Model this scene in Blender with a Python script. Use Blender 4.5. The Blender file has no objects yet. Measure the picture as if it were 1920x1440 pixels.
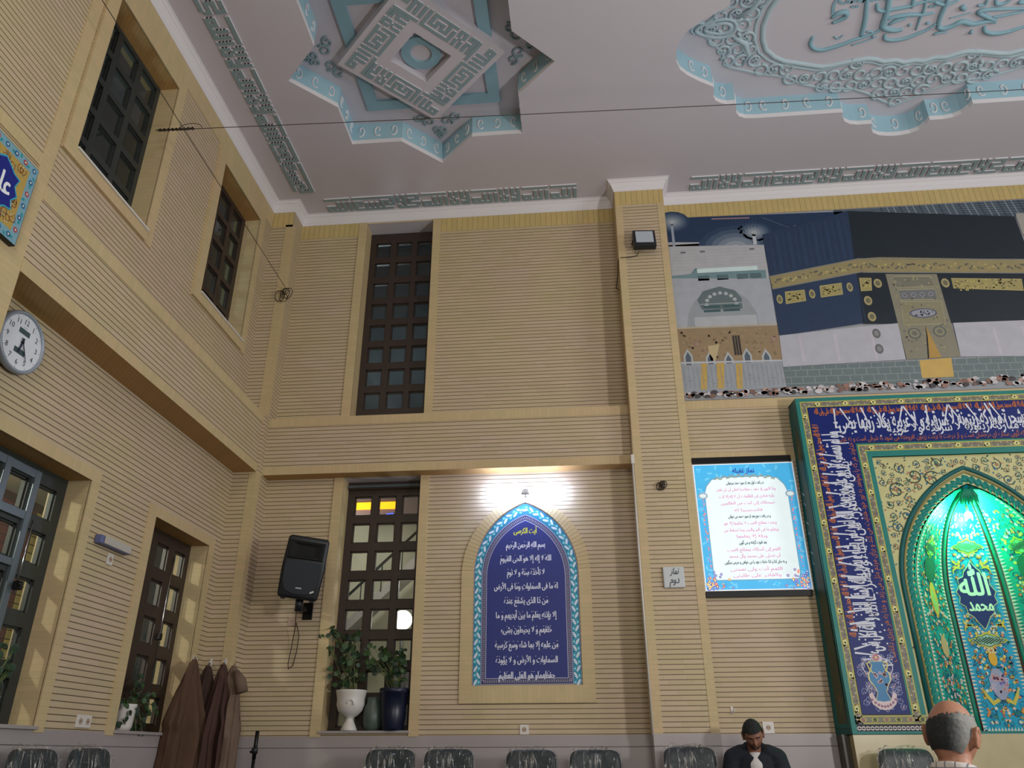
import bpy, bmesh, math, random, unicodedata
from mathutils import Vector, Matrix, noise as mnoise
from mathutils.geometry import tessellate_polygon
R = random.Random(7)
PI = math.pi
COL = bpy.context.scene.collection

# ------------------------------------------------------------------ colours and materials
def lin(c):
    return tuple((x/255/12.92) if x/255 <= .04045 else ((x/255+.055)/1.055)**2.4 for x in c)
def new_mat(name):
    m = bpy.data.materials.new(name); m.use_nodes = True
    return m, m.node_tree, m.node_tree.nodes['Principled BSDF']
def plain(name, c, rough=.6, metal=0, noise=0, nscale=20, bump=0, emit=None, spec=None, coat=0):
    m, nt, b = new_mat(name)
    b.inputs['Roughness'].default_value = rough
    b.inputs['Metallic'].default_value = metal
    if spec is not None: b.inputs['Specular IOR Level'].default_value = spec
    if coat: b.inputs['Coat Weight'].default_value = coat
    col = (*lin(c), 1)
    if noise or bump:
        tc = nt.nodes.new('ShaderNodeTexCoord')
        n = nt.nodes.new('ShaderNodeTexNoise'); n.inputs['Scale'].default_value = nscale; n.inputs['Detail'].default_value = 4
        nt.links.new(tc.outputs['Object'], n.inputs['Vector'])
        mx = nt.nodes.new('ShaderNodeMix'); mx.data_type = 'RGBA'
        mx.inputs['A'].default_value = (*[v*(1-noise) for v in col[:3]], 1)
        mx.inputs['B'].default_value = (*[min(1, v*(1+noise)) for v in col[:3]], 1)
        nt.links.new(n.outputs['Fac'], mx.inputs['Factor'])
        nt.links.new(mx.outputs['Result'], b.inputs['Base Color'])
        if bump:
            bp = nt.nodes.new('ShaderNodeBump'); bp.inputs['Distance'].default_value = bump; bp.inputs['Strength'].default_value = .6
            nt.links.new(n.outputs['Fac'], bp.inputs['Height']); nt.links.new(bp.outputs['Normal'], b.inputs['Normal'])
    else:
        b.inputs['Base Color'].default_value = col
    if emit:
        b.inputs['Emission Color'].default_value = (*lin(emit[0]), 1); b.inputs['Emission Strength'].default_value = emit[1]
    return m
def attr_mat(name, rough=.5, emit=0, coat=0, vary=.06, spec=.5):
    """print or glaze: the colour of each painted shape is stored on the face corners"""
    m, nt, b = new_mat(name)
    a = nt.nodes.new('ShaderNodeAttribute'); a.attribute_name = 'Col'
    n = nt.nodes.new('ShaderNodeTexNoise'); n.inputs['Scale'].default_value = 9; n.inputs['Detail'].default_value = 3
    g = nt.nodes.new('ShaderNodeNewGeometry'); nt.links.new(g.outputs['Position'], n.inputs['Vector'])
    mr = nt.nodes.new('ShaderNodeMapRange'); mr.inputs['To Min'].default_value = 1-vary*2; mr.inputs['To Max'].default_value = 1+vary*2
    nt.links.new(n.outputs['Fac'], mr.inputs['Value'])
    vm = nt.nodes.new('ShaderNodeVectorMath'); vm.operation = 'SCALE'
    nt.links.new(a.outputs['Color'], vm.inputs[0]); nt.links.new(mr.outputs['Result'], vm.inputs['Scale'])
    nt.links.new(vm.outputs['Vector'], b.inputs['Base Color'])
    b.inputs['Roughness'].default_value = rough; b.inputs['Coat Weight'].default_value = coat; b.inputs['Specular IOR Level'].default_value = spec
    if emit:
        nt.links.new(a.outputs['Color'], b.inputs['Emission Color']); b.inputs['Emission Strength'].default_value = emit
    return m
def brick_mat(name, axis, pitch, width, base, warm, jcol, L=.21, vj=.35, jstr=1.0, bump=.004, phase=0.0):
    """brick courses in world space: joints across 'axis' (Z: lying bricks, H: standing bricks)"""
    m, nt, b = new_mat(name); N = nt.nodes; K = nt.links.new
    def math_(op, a, bb=None, c=None):
        n = N.new('ShaderNodeMath'); n.operation = op
        for i, v in enumerate((a, bb, c)):
            if v is None: continue
            if isinstance(v, (int, float)): n.inputs[i].default_value = v
            else: K(v, n.inputs[i])
        return n.outputs[0]
    g = N.new('ShaderNodeNewGeometry'); s = N.new('ShaderNodeSeparateXYZ'); K(g.outputs['Position'], s.inputs[0])
    z = s.outputs['Z']; h = math_('ADD', s.outputs['X'], s.outputs['Y'])
    a, o = (z, h) if axis == 'Z' else (h, z)
    q = math_('ADD', math_('DIVIDE', a, pitch), phase)
    row = math_('FLOOR', q); fr = math_('FRACT', q)
    jm = math_('LESS_THAN', math_('ABSOLUTE', math_('SUBTRACT', fr, .5)), .5-width/pitch/2)   # 1 on the brick, 0 in the joint
    wn = N.new('ShaderNodeTexWhiteNoise'); wn.noise_dimensions = '1D'; K(row, wn.inputs['W'])
    bq = math_('ADD', math_('DIVIDE', o, L), wn.outputs['Value'])
    bfl = math_('FLOOR', bq); bfr = math_('FRACT', bq)
    vm_ = math_('LESS_THAN', math_('ABSOLUTE', math_('SUBTRACT', bfr, .5)), .5-.0022/L/2)
    cv = N.new('ShaderNodeCombineXYZ'); K(row, cv.inputs[0]); K(bfl, cv.inputs[1])
    w2 = N.new('ShaderNodeTexWhiteNoise'); w2.noise_dimensions = '3D'; K(cv.outputs[0], w2.inputs['Vector'])
    big = N.new('ShaderNodeTexNoise'); big.inputs['Scale'].default_value = 1.3; big.inputs['Detail'].default_value = 5; K(g.outputs['Position'], big.inputs['Vector'])
    bigc = N.new('ShaderNodeMapRange'); bigc.inputs['From Min'].default_value = .35; bigc.inputs['From Max'].default_value = .65; K(big.outputs['Fac'], bigc.inputs['Value'])
    mx = N.new('ShaderNodeMix'); mx.data_type = 'RGBA'; mx.inputs['A'].default_value = (*lin(base), 1); mx.inputs['B'].default_value = (*lin(warm), 1)
    K(math_('ADD', math_('MULTIPLY', bigc.outputs[0], .6), math_('MULTIPLY', w2.outputs['Value'], .4)), mx.inputs['Factor'])
    br = math_('ADD', math_('MULTIPLY', w2.outputs['Value'], .10), .95)
    vdark = math_('ADD', math_('MULTIPLY', vm_, vj), 1-vj)
    sc = N.new('ShaderNodeVectorMath'); sc.operation = 'SCALE'; K(mx.outputs['Result'], sc.inputs[0]); K(math_('MULTIPLY', br, vdark), sc.inputs['Scale'])
    m2 = N.new('ShaderNodeMix'); m2.data_type = 'RGBA'; K(sc.outputs[0], m2.inputs['B']); m2.inputs['A'].default_value = (*lin(jcol), 1)
    K(math_('MULTIPLY_ADD', jm, jstr, 1-jstr), m2.inputs['Factor'])
    K(m2.outputs['Result'], b.inputs['Base Color'])
    b.inputs['Roughness'].default_value = .62
    fine = N.new('ShaderNodeTexNoise'); fine.inputs['Scale'].default_value = 60; K(g.outputs['Position'], fine.inputs['Vector'])
    hh = math_('ADD', math_('MULTIPLY', jm, 1.0 if bump else 0), math_('MULTIPLY', fine.outputs['Fac'], .12))
    bp = N.new('ShaderNodeBump'); bp.inputs['Distance'].default_value = max(bump, .002); bp.inputs['Strength'].default_value = .5
    K(hh, bp.inputs['Height']); K(bp.outputs['Normal'], b.inputs['Normal'])
    return m
def glass_mat(name, tint=(225, 235, 232), dirt=.12, rough=.03):
    m, nt, b = new_mat(name); N = nt.nodes; K = nt.links.new
    t = N.new('ShaderNodeBsdfTransparent'); t.inputs[0].default_value = (*lin(tint), 1)
    gl = N.new('ShaderNodeBsdfGlossy'); gl.inputs['Roughness'].default_value = rough
    df = N.new('ShaderNodeBsdfDiffuse'); df.inputs[0].default_value = (*lin((120, 125, 122)), 1)
    fr = N.new('ShaderNodeFresnel'); fr.inputs['IOR'].default_value = 1.5
    m1 = N.new('ShaderNodeMixShader'); m1.inputs[0].default_value = dirt; K(t.outputs[0], m1.inputs[1]); K(df.outputs[0], m1.inputs[2])
    m2 = N.new('ShaderNodeMixShader'); K(fr.outputs[0], m2.inputs[0]); K(m1.outputs[0], m2.inputs[1]); K(gl.outputs[0], m2.inputs[2])
    K(m2.outputs[0], N['Material Output'].inputs[0])
    return m
BR_A, BR_B, BR_J = (194, 178, 138), (194, 172, 150), (98, 80, 56)
M = dict(
    brick=brick_mat('brick_courses', 'Z', .0439, .0066, BR_A, BR_B, BR_J, vj=.06),
    brickp=brick_mat('brick_courses_jointed', 'Z', .0439, .0065, BR_A, BR_B, BR_J, vj=.30),
    strip=brick_mat('brick_edging', 'Z', .0439, .002, (198, 181, 136), (198, 172, 134), (156, 134, 94), vj=.05, jstr=.35, bump=.001),
    strip_h=brick_mat('brick_edging_standing', 'H', .0439, .002, (198, 181, 136), (198, 172, 134), (156, 134, 94), vj=.05, jstr=.35, bump=.001),
    soldier=brick_mat('brick_standing_course', 'H', .066, .004, (198, 178, 120), (198, 172, 114), (116, 96, 60), vj=.05, jstr=.8),
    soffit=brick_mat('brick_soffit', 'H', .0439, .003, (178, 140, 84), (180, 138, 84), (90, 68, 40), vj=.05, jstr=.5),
    marble=plain('grey_marble', (162, 154, 154), .35, noise=.10, nscale=3),
    marble2=plain('cream_marble', (190, 178, 140), .3, noise=.18, nscale=5),
    ceil=plain('ceiling_paint', (204, 198, 206), .8, noise=.03, nscale=2),
    white=plain('white_plaster', (226, 222, 226), .6),
    teal=plain('teal_relief_paint', (138, 160, 166), .6, noise=.1, nscale=6),
    tealm=plain('pale_teal_relief_paint', (178, 198, 206), .6, noise=.06, nscale=6),
    tealb=plain('blue_green_relief_paint', (138, 176, 190), .6, noise=.06, nscale=6),
    palebl=plain('pale_blue_coffer_paint', (160, 196, 210), .6, noise=.05, nscale=6),
    brown=plain('dark_brown_wood', (54, 42, 36), .45, noise=.25, nscale=14),
    dgreen=plain('dark_window_frame', (46, 50, 48), .5, noise=.2, nscale=14),
    metal=plain('grey_painted_metal', (98, 108, 114), .35, metal=.3),
    black=plain('black_plastic', (22, 26, 32), .45, noise=.1, nscale=80, bump=.0005),
    blackm=plain('black_metal', (20, 20, 22), .35, metal=.4),
    grille=plain('speaker_grille', (26, 34, 44), .55, noise=.5, nscale=400, bump=.001),
    wire=plain('rusty_wire', (62, 50, 42), .6, metal=.4),
    wplast=plain('white_plastic', (214, 210, 204), .4),
    iv=plain('aged_plastic', (176, 150, 132), .5),
    chrome=plain('chrome', (200, 200, 205), .18, metal=1),
    floor=plain('grey_carpet', (96, 96, 92), .95, noise=.3, nscale=9),
    plaster=plain('wall_plaster', (190, 184, 165), .8, noise=.08, nscale=3),
    dark=plain('night_yard', (52, 60, 64), .9, noise=.5, nscale=1.2),
    glass=glass_mat('window_glass'),
    print=attr_mat('printed_vinyl', .55, coat=.1),
    glaze=attr_mat('glazed_tile', .42, spec=.22),
    backlit=attr_mat('backlit_print', .4, emit=.42),
    tube=plain('lamp_tube', (255, 255, 255), .4, emit=((184, 206, 255), 64)),
    neonO=plain('orange_neon', (255, 150, 20), .4, emit=((255, 140, 0), 3.2)),
    neonB=plain('blue_neon', (60, 90, 255), .4, emit=((50, 90, 255), 3.0)),
    globe=plain('globe_lamp', (255, 250, 235), .4, emit=((255, 246, 225), 7)),
    green=plain('green_lamp', (90, 255, 150), .4, emit=((60, 255, 130), 45)),
)

# ------------------------------------------------------------------ mesh builder
class MB:
    def __init__(s): s.v = []; s.f = []; s.m = []; s.c = []; s.mats = []; s.sm = []
    def mi(s, m):
        if m not in s.mats: s.mats.append(m)
        return s.mats.index(m)
    def face(s, pts, mat, col=(1, 1, 1), smooth=False):
        n = len(s.v); s.v += [tuple(p) for p in pts]; s.f.append(tuple(range(n, n+len(pts)))); s.m.append(s.mi(mat)); s.c.append(col); s.sm.append(smooth)
    def mesh(s, vs, fs, mat, col=(1, 1, 1), smooth=False):
        n = len(s.v); s.v += [tuple(p) for p in vs]; k = s.mi(mat)
        for f in fs: s.f.append(tuple(i+n for i in f)); s.m.append(k); s.c.append(col); s.sm.append(smooth)
    def box(s, a, b, mat, bev=0, col=(1, 1, 1)):
        x0, y0, z0 = [min(p, q) for p, q in zip(a, b)]; x1, y1, z1 = [max(p, q) for p, q in zip(a, b)]
        if bev:
            bm = bmesh.new(); bmesh.ops.create_cube(bm, size=1)
            for v in bm.verts: v.co = Vector((x0+(v.co.x+.5)*(x1-x0), y0+(v.co.y+.5)*(y1-y0), z0+(v.co.z+.5)*(z1-z0)))
            bmesh.ops.bevel(bm, geom=bm.edges[:], offset=bev, segments=2, affect='EDGES', profile=.6)
            s.frombm(bm, mat, col, False); return
        vs = [(x, y, z) for x in (x0, x1) for y in (y0, y1) for z in (z0, z1)]
        s.mesh(vs, [(0, 1, 3, 2), (4, 6, 7, 5), (0, 4, 5, 1), (2, 3, 7, 6), (0, 2, 6, 4), (1, 5, 7, 3)], mat, col)
    def frombm(s, bm, mat, col=(1, 1, 1), smooth=True):
        bm.verts.index_update(); s.mesh([v.co[:] for v in bm.verts], [[v.index for v in f.verts] for f in bm.faces], mat, col, smooth); bm.free()
    def tube(s, pts, r, mat, n=8, col=(1, 1, 1), closed=False, flat=None):
        pts = [Vector(p) for p in pts]; L = len(pts); rs = r if isinstance(r, (list, tuple)) else [r]*L
        vs = []; up = None
        for i, p in enumerate(pts):
            if closed: d = pts[(i+1) % L]-pts[i-1]
            else: d = pts[min(i+1, L-1)]-pts[max(i-1, 0)]
            d = d.normalized() if d.length > 1e-9 else Vector((0, 0, 1))
            if up is None: up = d.orthogonal().normalized() if flat is None else Vector(flat)
            if flat is not None: up = Vector(flat)
            up = (up-d*up.dot(d)); up = up.normalized() if up.length > 1e-6 else d.orthogonal().normalized()
            sd = d.cross(up)
            for k in range(n):
                a = 2*PI*(k+.5)/n; vs.append(p+(sd*math.cos(a)+up*math.sin(a))*rs[i])
        fs = []
        for i in range(L if closed else L-1):
            j = (i+1) % L
            for k in range(n): fs.append((i*n+k, i*n+(k+1) % n, j*n+(k+1) % n, j*n+k))
        if not closed: fs += [tuple(range(n))[::-1], tuple((L-1)*n+k for k in range(n))]
        s.mesh(vs, fs, mat, col, n > 5)
    def lathe(s, prof, c, mat, n=32, col=(1, 1, 1), axis='Z'):
        vs = []; fs = []
        for r, z in prof:
            for k in range(n):
                a = 2*PI*k/n
                p = (r*math.cos(a), r*math.sin(a), z) if axis == 'Z' else ((r*math.cos(a), z, r*math.sin(a)) if axis == 'Y' else (z, r*math.cos(a), r*math.sin(a)))
                vs.append((c[0]+p[0], c[1]+p[1], c[2]+p[2]))
        for i in range(len(prof)-1):
            for k in range(n): fs.append((i*n+k, i*n+(k+1) % n, (i+1)*n+(k+1) % n, (i+1)*n+k))
        s.mesh(vs, fs, mat, col, True)
    def ball(s, c, r, mat, n=16, col=(1, 1, 1)):
        prof = [(max(1e-4, math.sin(PI*i/(n//2)))*(r if not isinstance(r, tuple) else 1), -math.cos(PI*i/(n//2))*(r if not isinstance(r, tuple) else 1)) for i in range(n//2+1)]
        if isinstance(r, tuple):
            t = MB(); t.lathe(prof, (0, 0, 0), mat, n); s.mesh([(c[0]+x*r[0], c[1]+y*r[1], c[2]+z*r[2]) for x, y, z in t.v], t.f, mat, col, True)
        else: s.lathe(prof, c, mat, n, col)
    def prism(s, poly, fn, d0, d1, mat, holes=(), side=None, cap0=True, cap1=True):
        """poly (2D, with holes) extruded between depths d0 and d1; fn(u, v, d) gives the point"""
        loops = [list(poly)]+[list(h) for h in holes]
        flat = [p for l in loops for p in l]
        tris = tessellate_polygon([[Vector((p[0], p[1], 0)) for p in l] for l in loops])
        if cap0: s.mesh([fn(u, v, d0) for u, v in flat], [tuple(t) for t in tris], mat)
        if cap1 and d1 != d0: s.mesh([fn(u, v, d1) for u, v in flat], [tuple(t) for t in tris], mat)
        if d1 != d0:
            for l in loops:
                n = len(l); vs = [fn(u, v, d0) for u, v in l]+[fn(u, v, d1) for u, v in l]
                s.mesh(vs, [(i, (i+1) % n, n+(i+1) % n, n+i) for i in range(n)], side or mat)
    def build(s, name, parent=None, loc=None, kind=None):
        me = bpy.data.meshes.new(name); me.from_pydata(s.v, [], s.f)
        for m in s.mats: me.materials.append(m)
        me.polygons.foreach_set('material_index', s.m); me.polygons.foreach_set('use_smooth', s.sm)
        if any(c != (1, 1, 1) for c in s.c):
            ca = me.color_attributes.new('Col', 'FLOAT_COLOR', 'CORNER'); arr = []
            for f, c in zip(s.f, s.c): arr += [c[0], c[1], c[2], 1.0]*len(f)
            ca.data.foreach_set('color', arr)
        me.update()
        o = bpy.data.objects.new(name, me); COL.objects.link(o)
        if loc is not None: o.location = loc
        if parent: o.parent = parent
        if kind: o['kind'] = kind
        return o
def tag(o, label, cat, group=None):
    o['label'] = label; o['category'] = cat
    if group: o['group'] = group
    return o
def thing(name, label, cat, loc=(0, 0, 0), rot=0, group=None):
    o = bpy.data.objects.new(name, None); COL.objects.link(o); o.location = loc; o.rotation_euler = (0, 0, rot)
    return tag(o, label, cat, group)
def copy_tree(o, parent=None):
    c = o.copy(); COL.objects.link(c); c.parent = parent
    for ch in list(o.children): copy_tree(ch, c)
    return c

# ------------------------------------------------------------------ Arabic lettering from the built-in font
FORM = {}
for _cp in list(range(0xFB50, 0xFC00))+list(range(0xFE70, 0xFEFD)):
    _d = unicodedata.decomposition(chr(_cp)).split()
    if len(_d) >= 2 and _d[0] in ('<isolated>', '<final>', '<initial>', '<medial>'):
        FORM.setdefault(''.join(chr(int(x, 16)) for x in _d[1:]), {}).setdefault(_d[0][1:4], chr(_cp))
MARKS = '\u064b\u064c\u064d\u064e\u064f\u0650\u0651\u0652'
def shape(t):
    """joined letter forms, in left-to-right drawing order"""
    cl = []
    for ch in t:
        if ch in MARKS and cl: cl[-1][1] += ch
        else: cl.append([ch, ''])
    i = 0
    while i < len(cl)-1:
        if cl[i][0] == '\u0644' and cl[i+1][0] in '\u0627\u0623\u0625\u0622': cl[i] = [cl[i][0]+cl[i+1][0], cl[i][1]+cl[i+1][1]]; del cl[i+1]
        i += 1
    out = []
    for i, (b, mk) in enumerate(cl):
        F = FORM.get(b)
        if not F: out.append(b+mk); continue
        pj = i > 0 and 'ini' in FORM.get(cl[i-1][0], {}) and 'fin' in F
        nj = i < len(cl)-1 and 'fin' in FORM.get(cl[i+1][0], {}) and 'ini' in F
        out.append((F['med'] if pj and nj and 'med' in F else F['fin'] if pj else F['ini'] if nj else F.get('iso', b))+mk)
    return ''.join(reversed(out))
_tc = {}
def text_mesh(t, bold=0.0, arabic=True, res=2):
    key = (t, bold, arabic)
    if key in _tc: return _tc[key]
    c = bpy.data.curves.new('lettering', 'FONT'); c.body = shape(t) if arabic else t; c.size = 1; c.resolution_u = res; c.offset = bold; c.fill_mode = 'FRONT'
    o = bpy.data.objects.new('lettering', c); COL.objects.link(o)
    bpy.context.view_layer.update()
    me = o.evaluated_get(bpy.context.evaluated_depsgraph_get()).to_mesh()
    vs = [(v.co.x, v.co.y) for v in me.vertices]; fs = [tuple(p.vertices) for p in me.polygons]
    o.evaluated_get(bpy.context.evaluated_depsgraph_get()).to_mesh_clear()
    bpy.data.objects.remove(o); bpy.data.curves.remove(c)
    if vs:
        xs = [v[0] for v in vs]; ys = [v[1] for v in vs]; bb = (min(xs), min(ys), max(xs), max(ys))
    else: bb = (0, 0, 1, 1)
    _tc[key] = (vs, fs, bb); return _tc[key]

# ------------------------------------------------------------------ flat painting on a surface
class Flat:
    """painted shapes on a surface; fn(u, v, d) maps to the surface, d is the distance in front of it"""
    def __init__(s, fn, mat, eps=.0006): s.fn = fn; s.mat = mat; s.mb = MB(); s.eps = eps
    def poly(s, pts, c, l=1, holes=None):
        c = lin(c); d = s.eps*l
        if holes or len(pts) > 4:
            loops = [list(pts)]+[list(h) for h in (holes or [])]
            flat = [p for q in loops for p in q]
            tr = tessellate_polygon([[Vector((p[0], p[1], 0)) for p in q] for q in loops])
            s.mb.mesh([s.fn(u, v, d) for u, v in flat], [tuple(t) for t in tr], s.mat, c)
        else: s.mb.face([s.fn(u, v, d) for u, v in pts], s.mat, c)
    def rect(s, u0, v0, u1, v1, c, l=1, nu=1, nv=1):
        for i in range(nu):
            for j in range(nv):
                a, b = u0+(u1-u0)*i/nu, u0+(u1-u0)*(i+1)/nu; e, f = v0+(v1-v0)*j/nv, v0+(v1-v0)*(j+1)/nv
                s.poly([(a, e), (b, e), (b, f), (a, f)], c, l)
    def disc(s, u, v, r, c, l=2, n=8, ry=None, rot=0):
        ry = r if ry is None else ry; cs, sn = math.cos(rot), math.sin(rot)
        p = [(r*math.cos(2*PI*k/n), ry*math.sin(2*PI*k/n)) for k in range(n)]
        s.mb.face([s.fn(u+x*cs-y*sn, v+x*sn+y*cs, s.eps*l) for x, y in p], s.mat, lin(c))
    def stroke(s, pts, w, c, l=2, closed=False):
        L = len(pts); pts = [Vector(p) for p in pts]; ws = w if isinstance(w, (list, tuple)) else [w]*L
        a = []; b = []
        for i, p in enumerate(pts):
            d = (pts[(i+1) % L]-pts[i-1]) if closed else pts[min(i+1, L-1)]-pts[max(0, i-1)]
            d = d.normalized() if d.length > 1e-9 else Vector((1, 0)); n = Vector((-d.y, d.x))*ws[i]/2
            a.append(s.fn(*(p+n), s.eps*l)); b.append(s.fn(*(p-n), s.eps*l))
        m = L if closed else L-1
        s.mb.mesh(a+b, [(i, (i+1) % L, L+(i+1) % L, L+i) for i in range(m)], s.mat, lin(c))
    def text(s, t, cu, cv, h, c, l=3, bold=.0, w=None, rot=0, sy=1.0, arabic=True, slant=0):
        """centred at (cu, cv), em height h; w forces the width; vowel marks are set above and below their letters"""
        base = ''.join(q for q in t if q not in MARKS); n_ = len(base)
        if n_ < len(t):
            W0 = w or n_*h*.4; i = 0
            for q in t:
                if q not in MARKS: i += 1; continue
                x = W0/2-W0*(i-.5)/n_; lo = q in '\u0650\u064d'; y = (-.36 if lo else .50)*h*sy
                p0, p1 = (x-.045*h, y-.03*h), (x+.06*h, y+.045*h); pp = [p0, p1]
                if q in '\u064f\u0652\u0651': pp = [(x-.05*h, y), (x, y-.03*h), (x+.05*h, y+.03*h), (x, y+.06*h)]
                ca, sa = math.cos(rot), math.sin(rot); s.stroke([(cu+a*ca-b*sa, cv+a*sa+b*ca) for a, b in pp], .045*h, c, l)
        t = base
        vs, fs, bb = text_mesh(t, 0, arabic); cs, sn = math.cos(rot), math.sin(rot)
        W = (bb[2]-bb[0])*h; kx = h*(w/W if w and W else 1)
        for q, (ox, oy) in enumerate(((0, 0), (1, 0), (-1, .0), (0, 1.0), (.7, .7), (-.7, .7)) if bold > .006 else ((0, 0),)):    # heavier strokes
            out = []
            for x, y in vs:
                y2 = (y-.22+oy*bold*1.1)*h*sy; x2 = (x-(bb[0]+bb[2])/2)*kx+ox*bold*h*1.1+slant*y2
                out.append(s.fn(cu+x2*cs-y2*sn, cv+x2*sn+y2*cs, s.eps*(l+.05*q)))
            s.mb.mesh(out, fs, s.mat, lin(c))
    def flower(s, u, v, r, c1, c2, l=3, n=6):
        for k in range(n):
            a = 2*PI*k/n+u*31; s.disc(u+math.cos(a)*r*.6, v+math.sin(a)*r*.6, r*.42, c1, l, 6)
        s.disc(u, v, r*.36, c2, l+1, 6)
    def leaf(s, u, v, r, a, c, l=3):
        cs, sn = math.cos(a), math.sin(a)
        p = [(0, 0), (r*.5, r*.32), (r*1.2, 0), (r*.5, -r*.32)]
        s.mb.face([s.fn(u+x*cs-y*sn, v+x*sn+y*cs, s.eps*l) for x, y in p], s.mat, lin(c))
    def scroll(s, u, v, r, a0, d, cs_, cl, l=2, turns=1.25, w=.1, leaves=6, fl=None):
        pts = []
        for i in range(19):
            t = i/18; a = a0+d*t*turns*2*PI; rr = r*(1-.78*t); pts.append((u+rr*math.cos(a), v+rr*math.sin(a)))
        s.stroke(pts, r*w, cs_, l)
        for i in range(leaves):
            k = 1+int(16*i/leaves); p = pts[k]; a = a0+d*k/18*turns*2*PI
            s.leaf(p[0], p[1], r*.34, a+d*.5 + (0 if i % 2 else PI*.8), cl[i % len(cl)], l+1)
        if fl: s.flower(pts[-1][0], pts[-1][1], r*.3, fl[0], fl[1], l+2)
    def build(s, name, parent=None, kind=None): return s.mb.build(name, parent, kind=kind)
def inside(p, poly):
    x, y = p; c = False; n = len(poly)
    for i in range(n):
        x1, y1 = poly[i]; x2, y2 = poly[i-1]
        if (y1 > y) != (y2 > y) and x < (x2-x1)*(y-y1)/(y2-y1)+x1: c = not c
    return c
def arch_half(w, h, n=14):
    """right half of a pointed arch from the spring (w, 0) to the apex (0, h)"""
    c = (h*h-w*w)/(2*w); r = w+c; a1 = math.atan2(h, c)
    return [(-c+r*math.cos(a1*i/n), r*math.sin(a1*i/n)) for i in range(n+1)]
def arch_poly(cx, w, z0, zs, za, n=14):
    q = arch_half(w, za-zs, n)
    return [(cx+w, z0)]+[(cx+x, zs+y) for x, y in q]+[(cx-x, zs+y) for x, y in reversed(q[:-1])]+[(cx-w, z0)]
# ------------------------------------------------------------------ the camera (standing viewpoint of a seated person)
def make_camera():
    yaw, pit, rol = [math.radians(a) for a in (-5.0405, 25.358, .1796)]
    f = Vector((math.sin(yaw)*math.cos(pit), math.cos(yaw)*math.cos(pit), math.sin(pit)))
    r = Vector((math.cos(yaw), -math.sin(yaw), 0)); d = -(r.cross(f))
    r2 = r*math.cos(rol)+d*math.sin(rol); d2 = -r*math.sin(rol)+d*math.cos(rol)
    c = bpy.data.cameras.new('camera'); c.sensor_width = 36; c.lens = 1470.5/1920*36; c.clip_end = 200
    o = bpy.data.objects.new('camera', c); COL.objects.link(o)
    m = Matrix((r2, -d2, -f)).transposed().to_4x4(); m.translation = (0, 0, 1.05); o.matrix_world = m
    bpy.context.scene.camera = o
make_camera()

ZC, ZR, XL, YB = 7.355, 7.22, -3.68, 8.0        # ceiling, top of brickwork, left wall, back wall
BKL = lambda u, v, d: (XL+d, u, v)              # on the left wall: u = y, v = z, d = distance into the room
BKB = lambda u, v, d: (u, YB-d, v)              # on the back wall

def wall(mb, fn, u0, u1, v0, v1, holes, mat, side, th=.2, top=None):
    """a wall face with rectangular openings and the reveals of the openings"""
    us = sorted({u0, u1, *[h[0] for h in holes], *[h[1] for h in holes]}); vs = sorted({v0, v1, *[h[2] for h in holes], *[h[3] for h in holes]})
    for a, b in zip(us, us[1:]):
        for c, d in zip(vs, vs[1:]):
            if any(h[0] <= a and b <= h[1] and h[2] <= c and d <= h[3] for h in holes): continue
            for q in (0, -th-.12): mb.face([fn(a, c, q), fn(b, c, q), fn(b, d, q), fn(a, d, q)], mat if q == 0 else M['plaster'])
    for a, b, c, d in holes:
        t = -th-.12
        mb.face([fn(a, c, 0), fn(a, d, 0), fn(a, d, t), fn(a, c, t)], side); mb.face([fn(b, c, 0), fn(b, d, 0), fn(b, d, t), fn(b, c, t)], side)
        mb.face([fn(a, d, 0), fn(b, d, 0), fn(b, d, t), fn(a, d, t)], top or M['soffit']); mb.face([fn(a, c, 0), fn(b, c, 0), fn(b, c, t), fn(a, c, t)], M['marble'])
def strip(mb, fn, u0, u1, v0, v1, mat, d=.008, d0=-.004, side=None):
    p = [fn(u, v, q) for q in (d0, d) for u, v in ((u0, v0), (u1, v0), (u1, v1), (u0, v1))]
    mb.mesh(p, [(4, 5, 6, 7)], mat); mb.mesh(p, [(0, 1, 5, 4), (1, 2, 6, 5), (2, 3, 7, 6), (3, 0, 4, 7)], side or mat)

# left wall
HL = [(3.97, 5.38, 1.235, 2.945), (6.355, 7.42, 1.235, 2.94), (4.26, 5.30, 5.19, 6.86), (6.33, 7.37, 5.21, 6.87)]
w = MB(); wall(w, BKL, -7, 8.32, 0, ZC, HL, M['brick'], M['strip'])
for (a, b, c, d) in HL[:2]:
    strip(w, BKL, a-.12, a, 1.2, d+.09, M['strip'], .012); strip(w, BKL, b, b+.105, 1.2, d, M['strip'], .012)
    strip(w, BKL, a, b+.105, d, d+.088, M['strip_h'], .010)
for (a, b, c, d) in HL[2:]:
    strip(w, BKL, a-.13, a, c-.10, d+.13, M['strip'], .03); strip(w, BKL, b, b+.12, c-.10, d+.13, M['strip'], .012)
    strip(w, BKL, a, b, d, d+.13, M['strip_h'], .012); strip(w, BKL, a, b, c-.10, c, M['strip_h'], .03)
strip(w, BKL, -7, 7.7, 7.0, ZR+.02, M['strip_h'], .006)
strip(w, BKL, 4.00, 4.115, 3.8, 7.0, M['strip'], .01); strip(w, BKL, -7, 4.00, 4.80, 4.90, M['strip_h'], .01)
w.build('wall_left', kind='structure')

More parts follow.
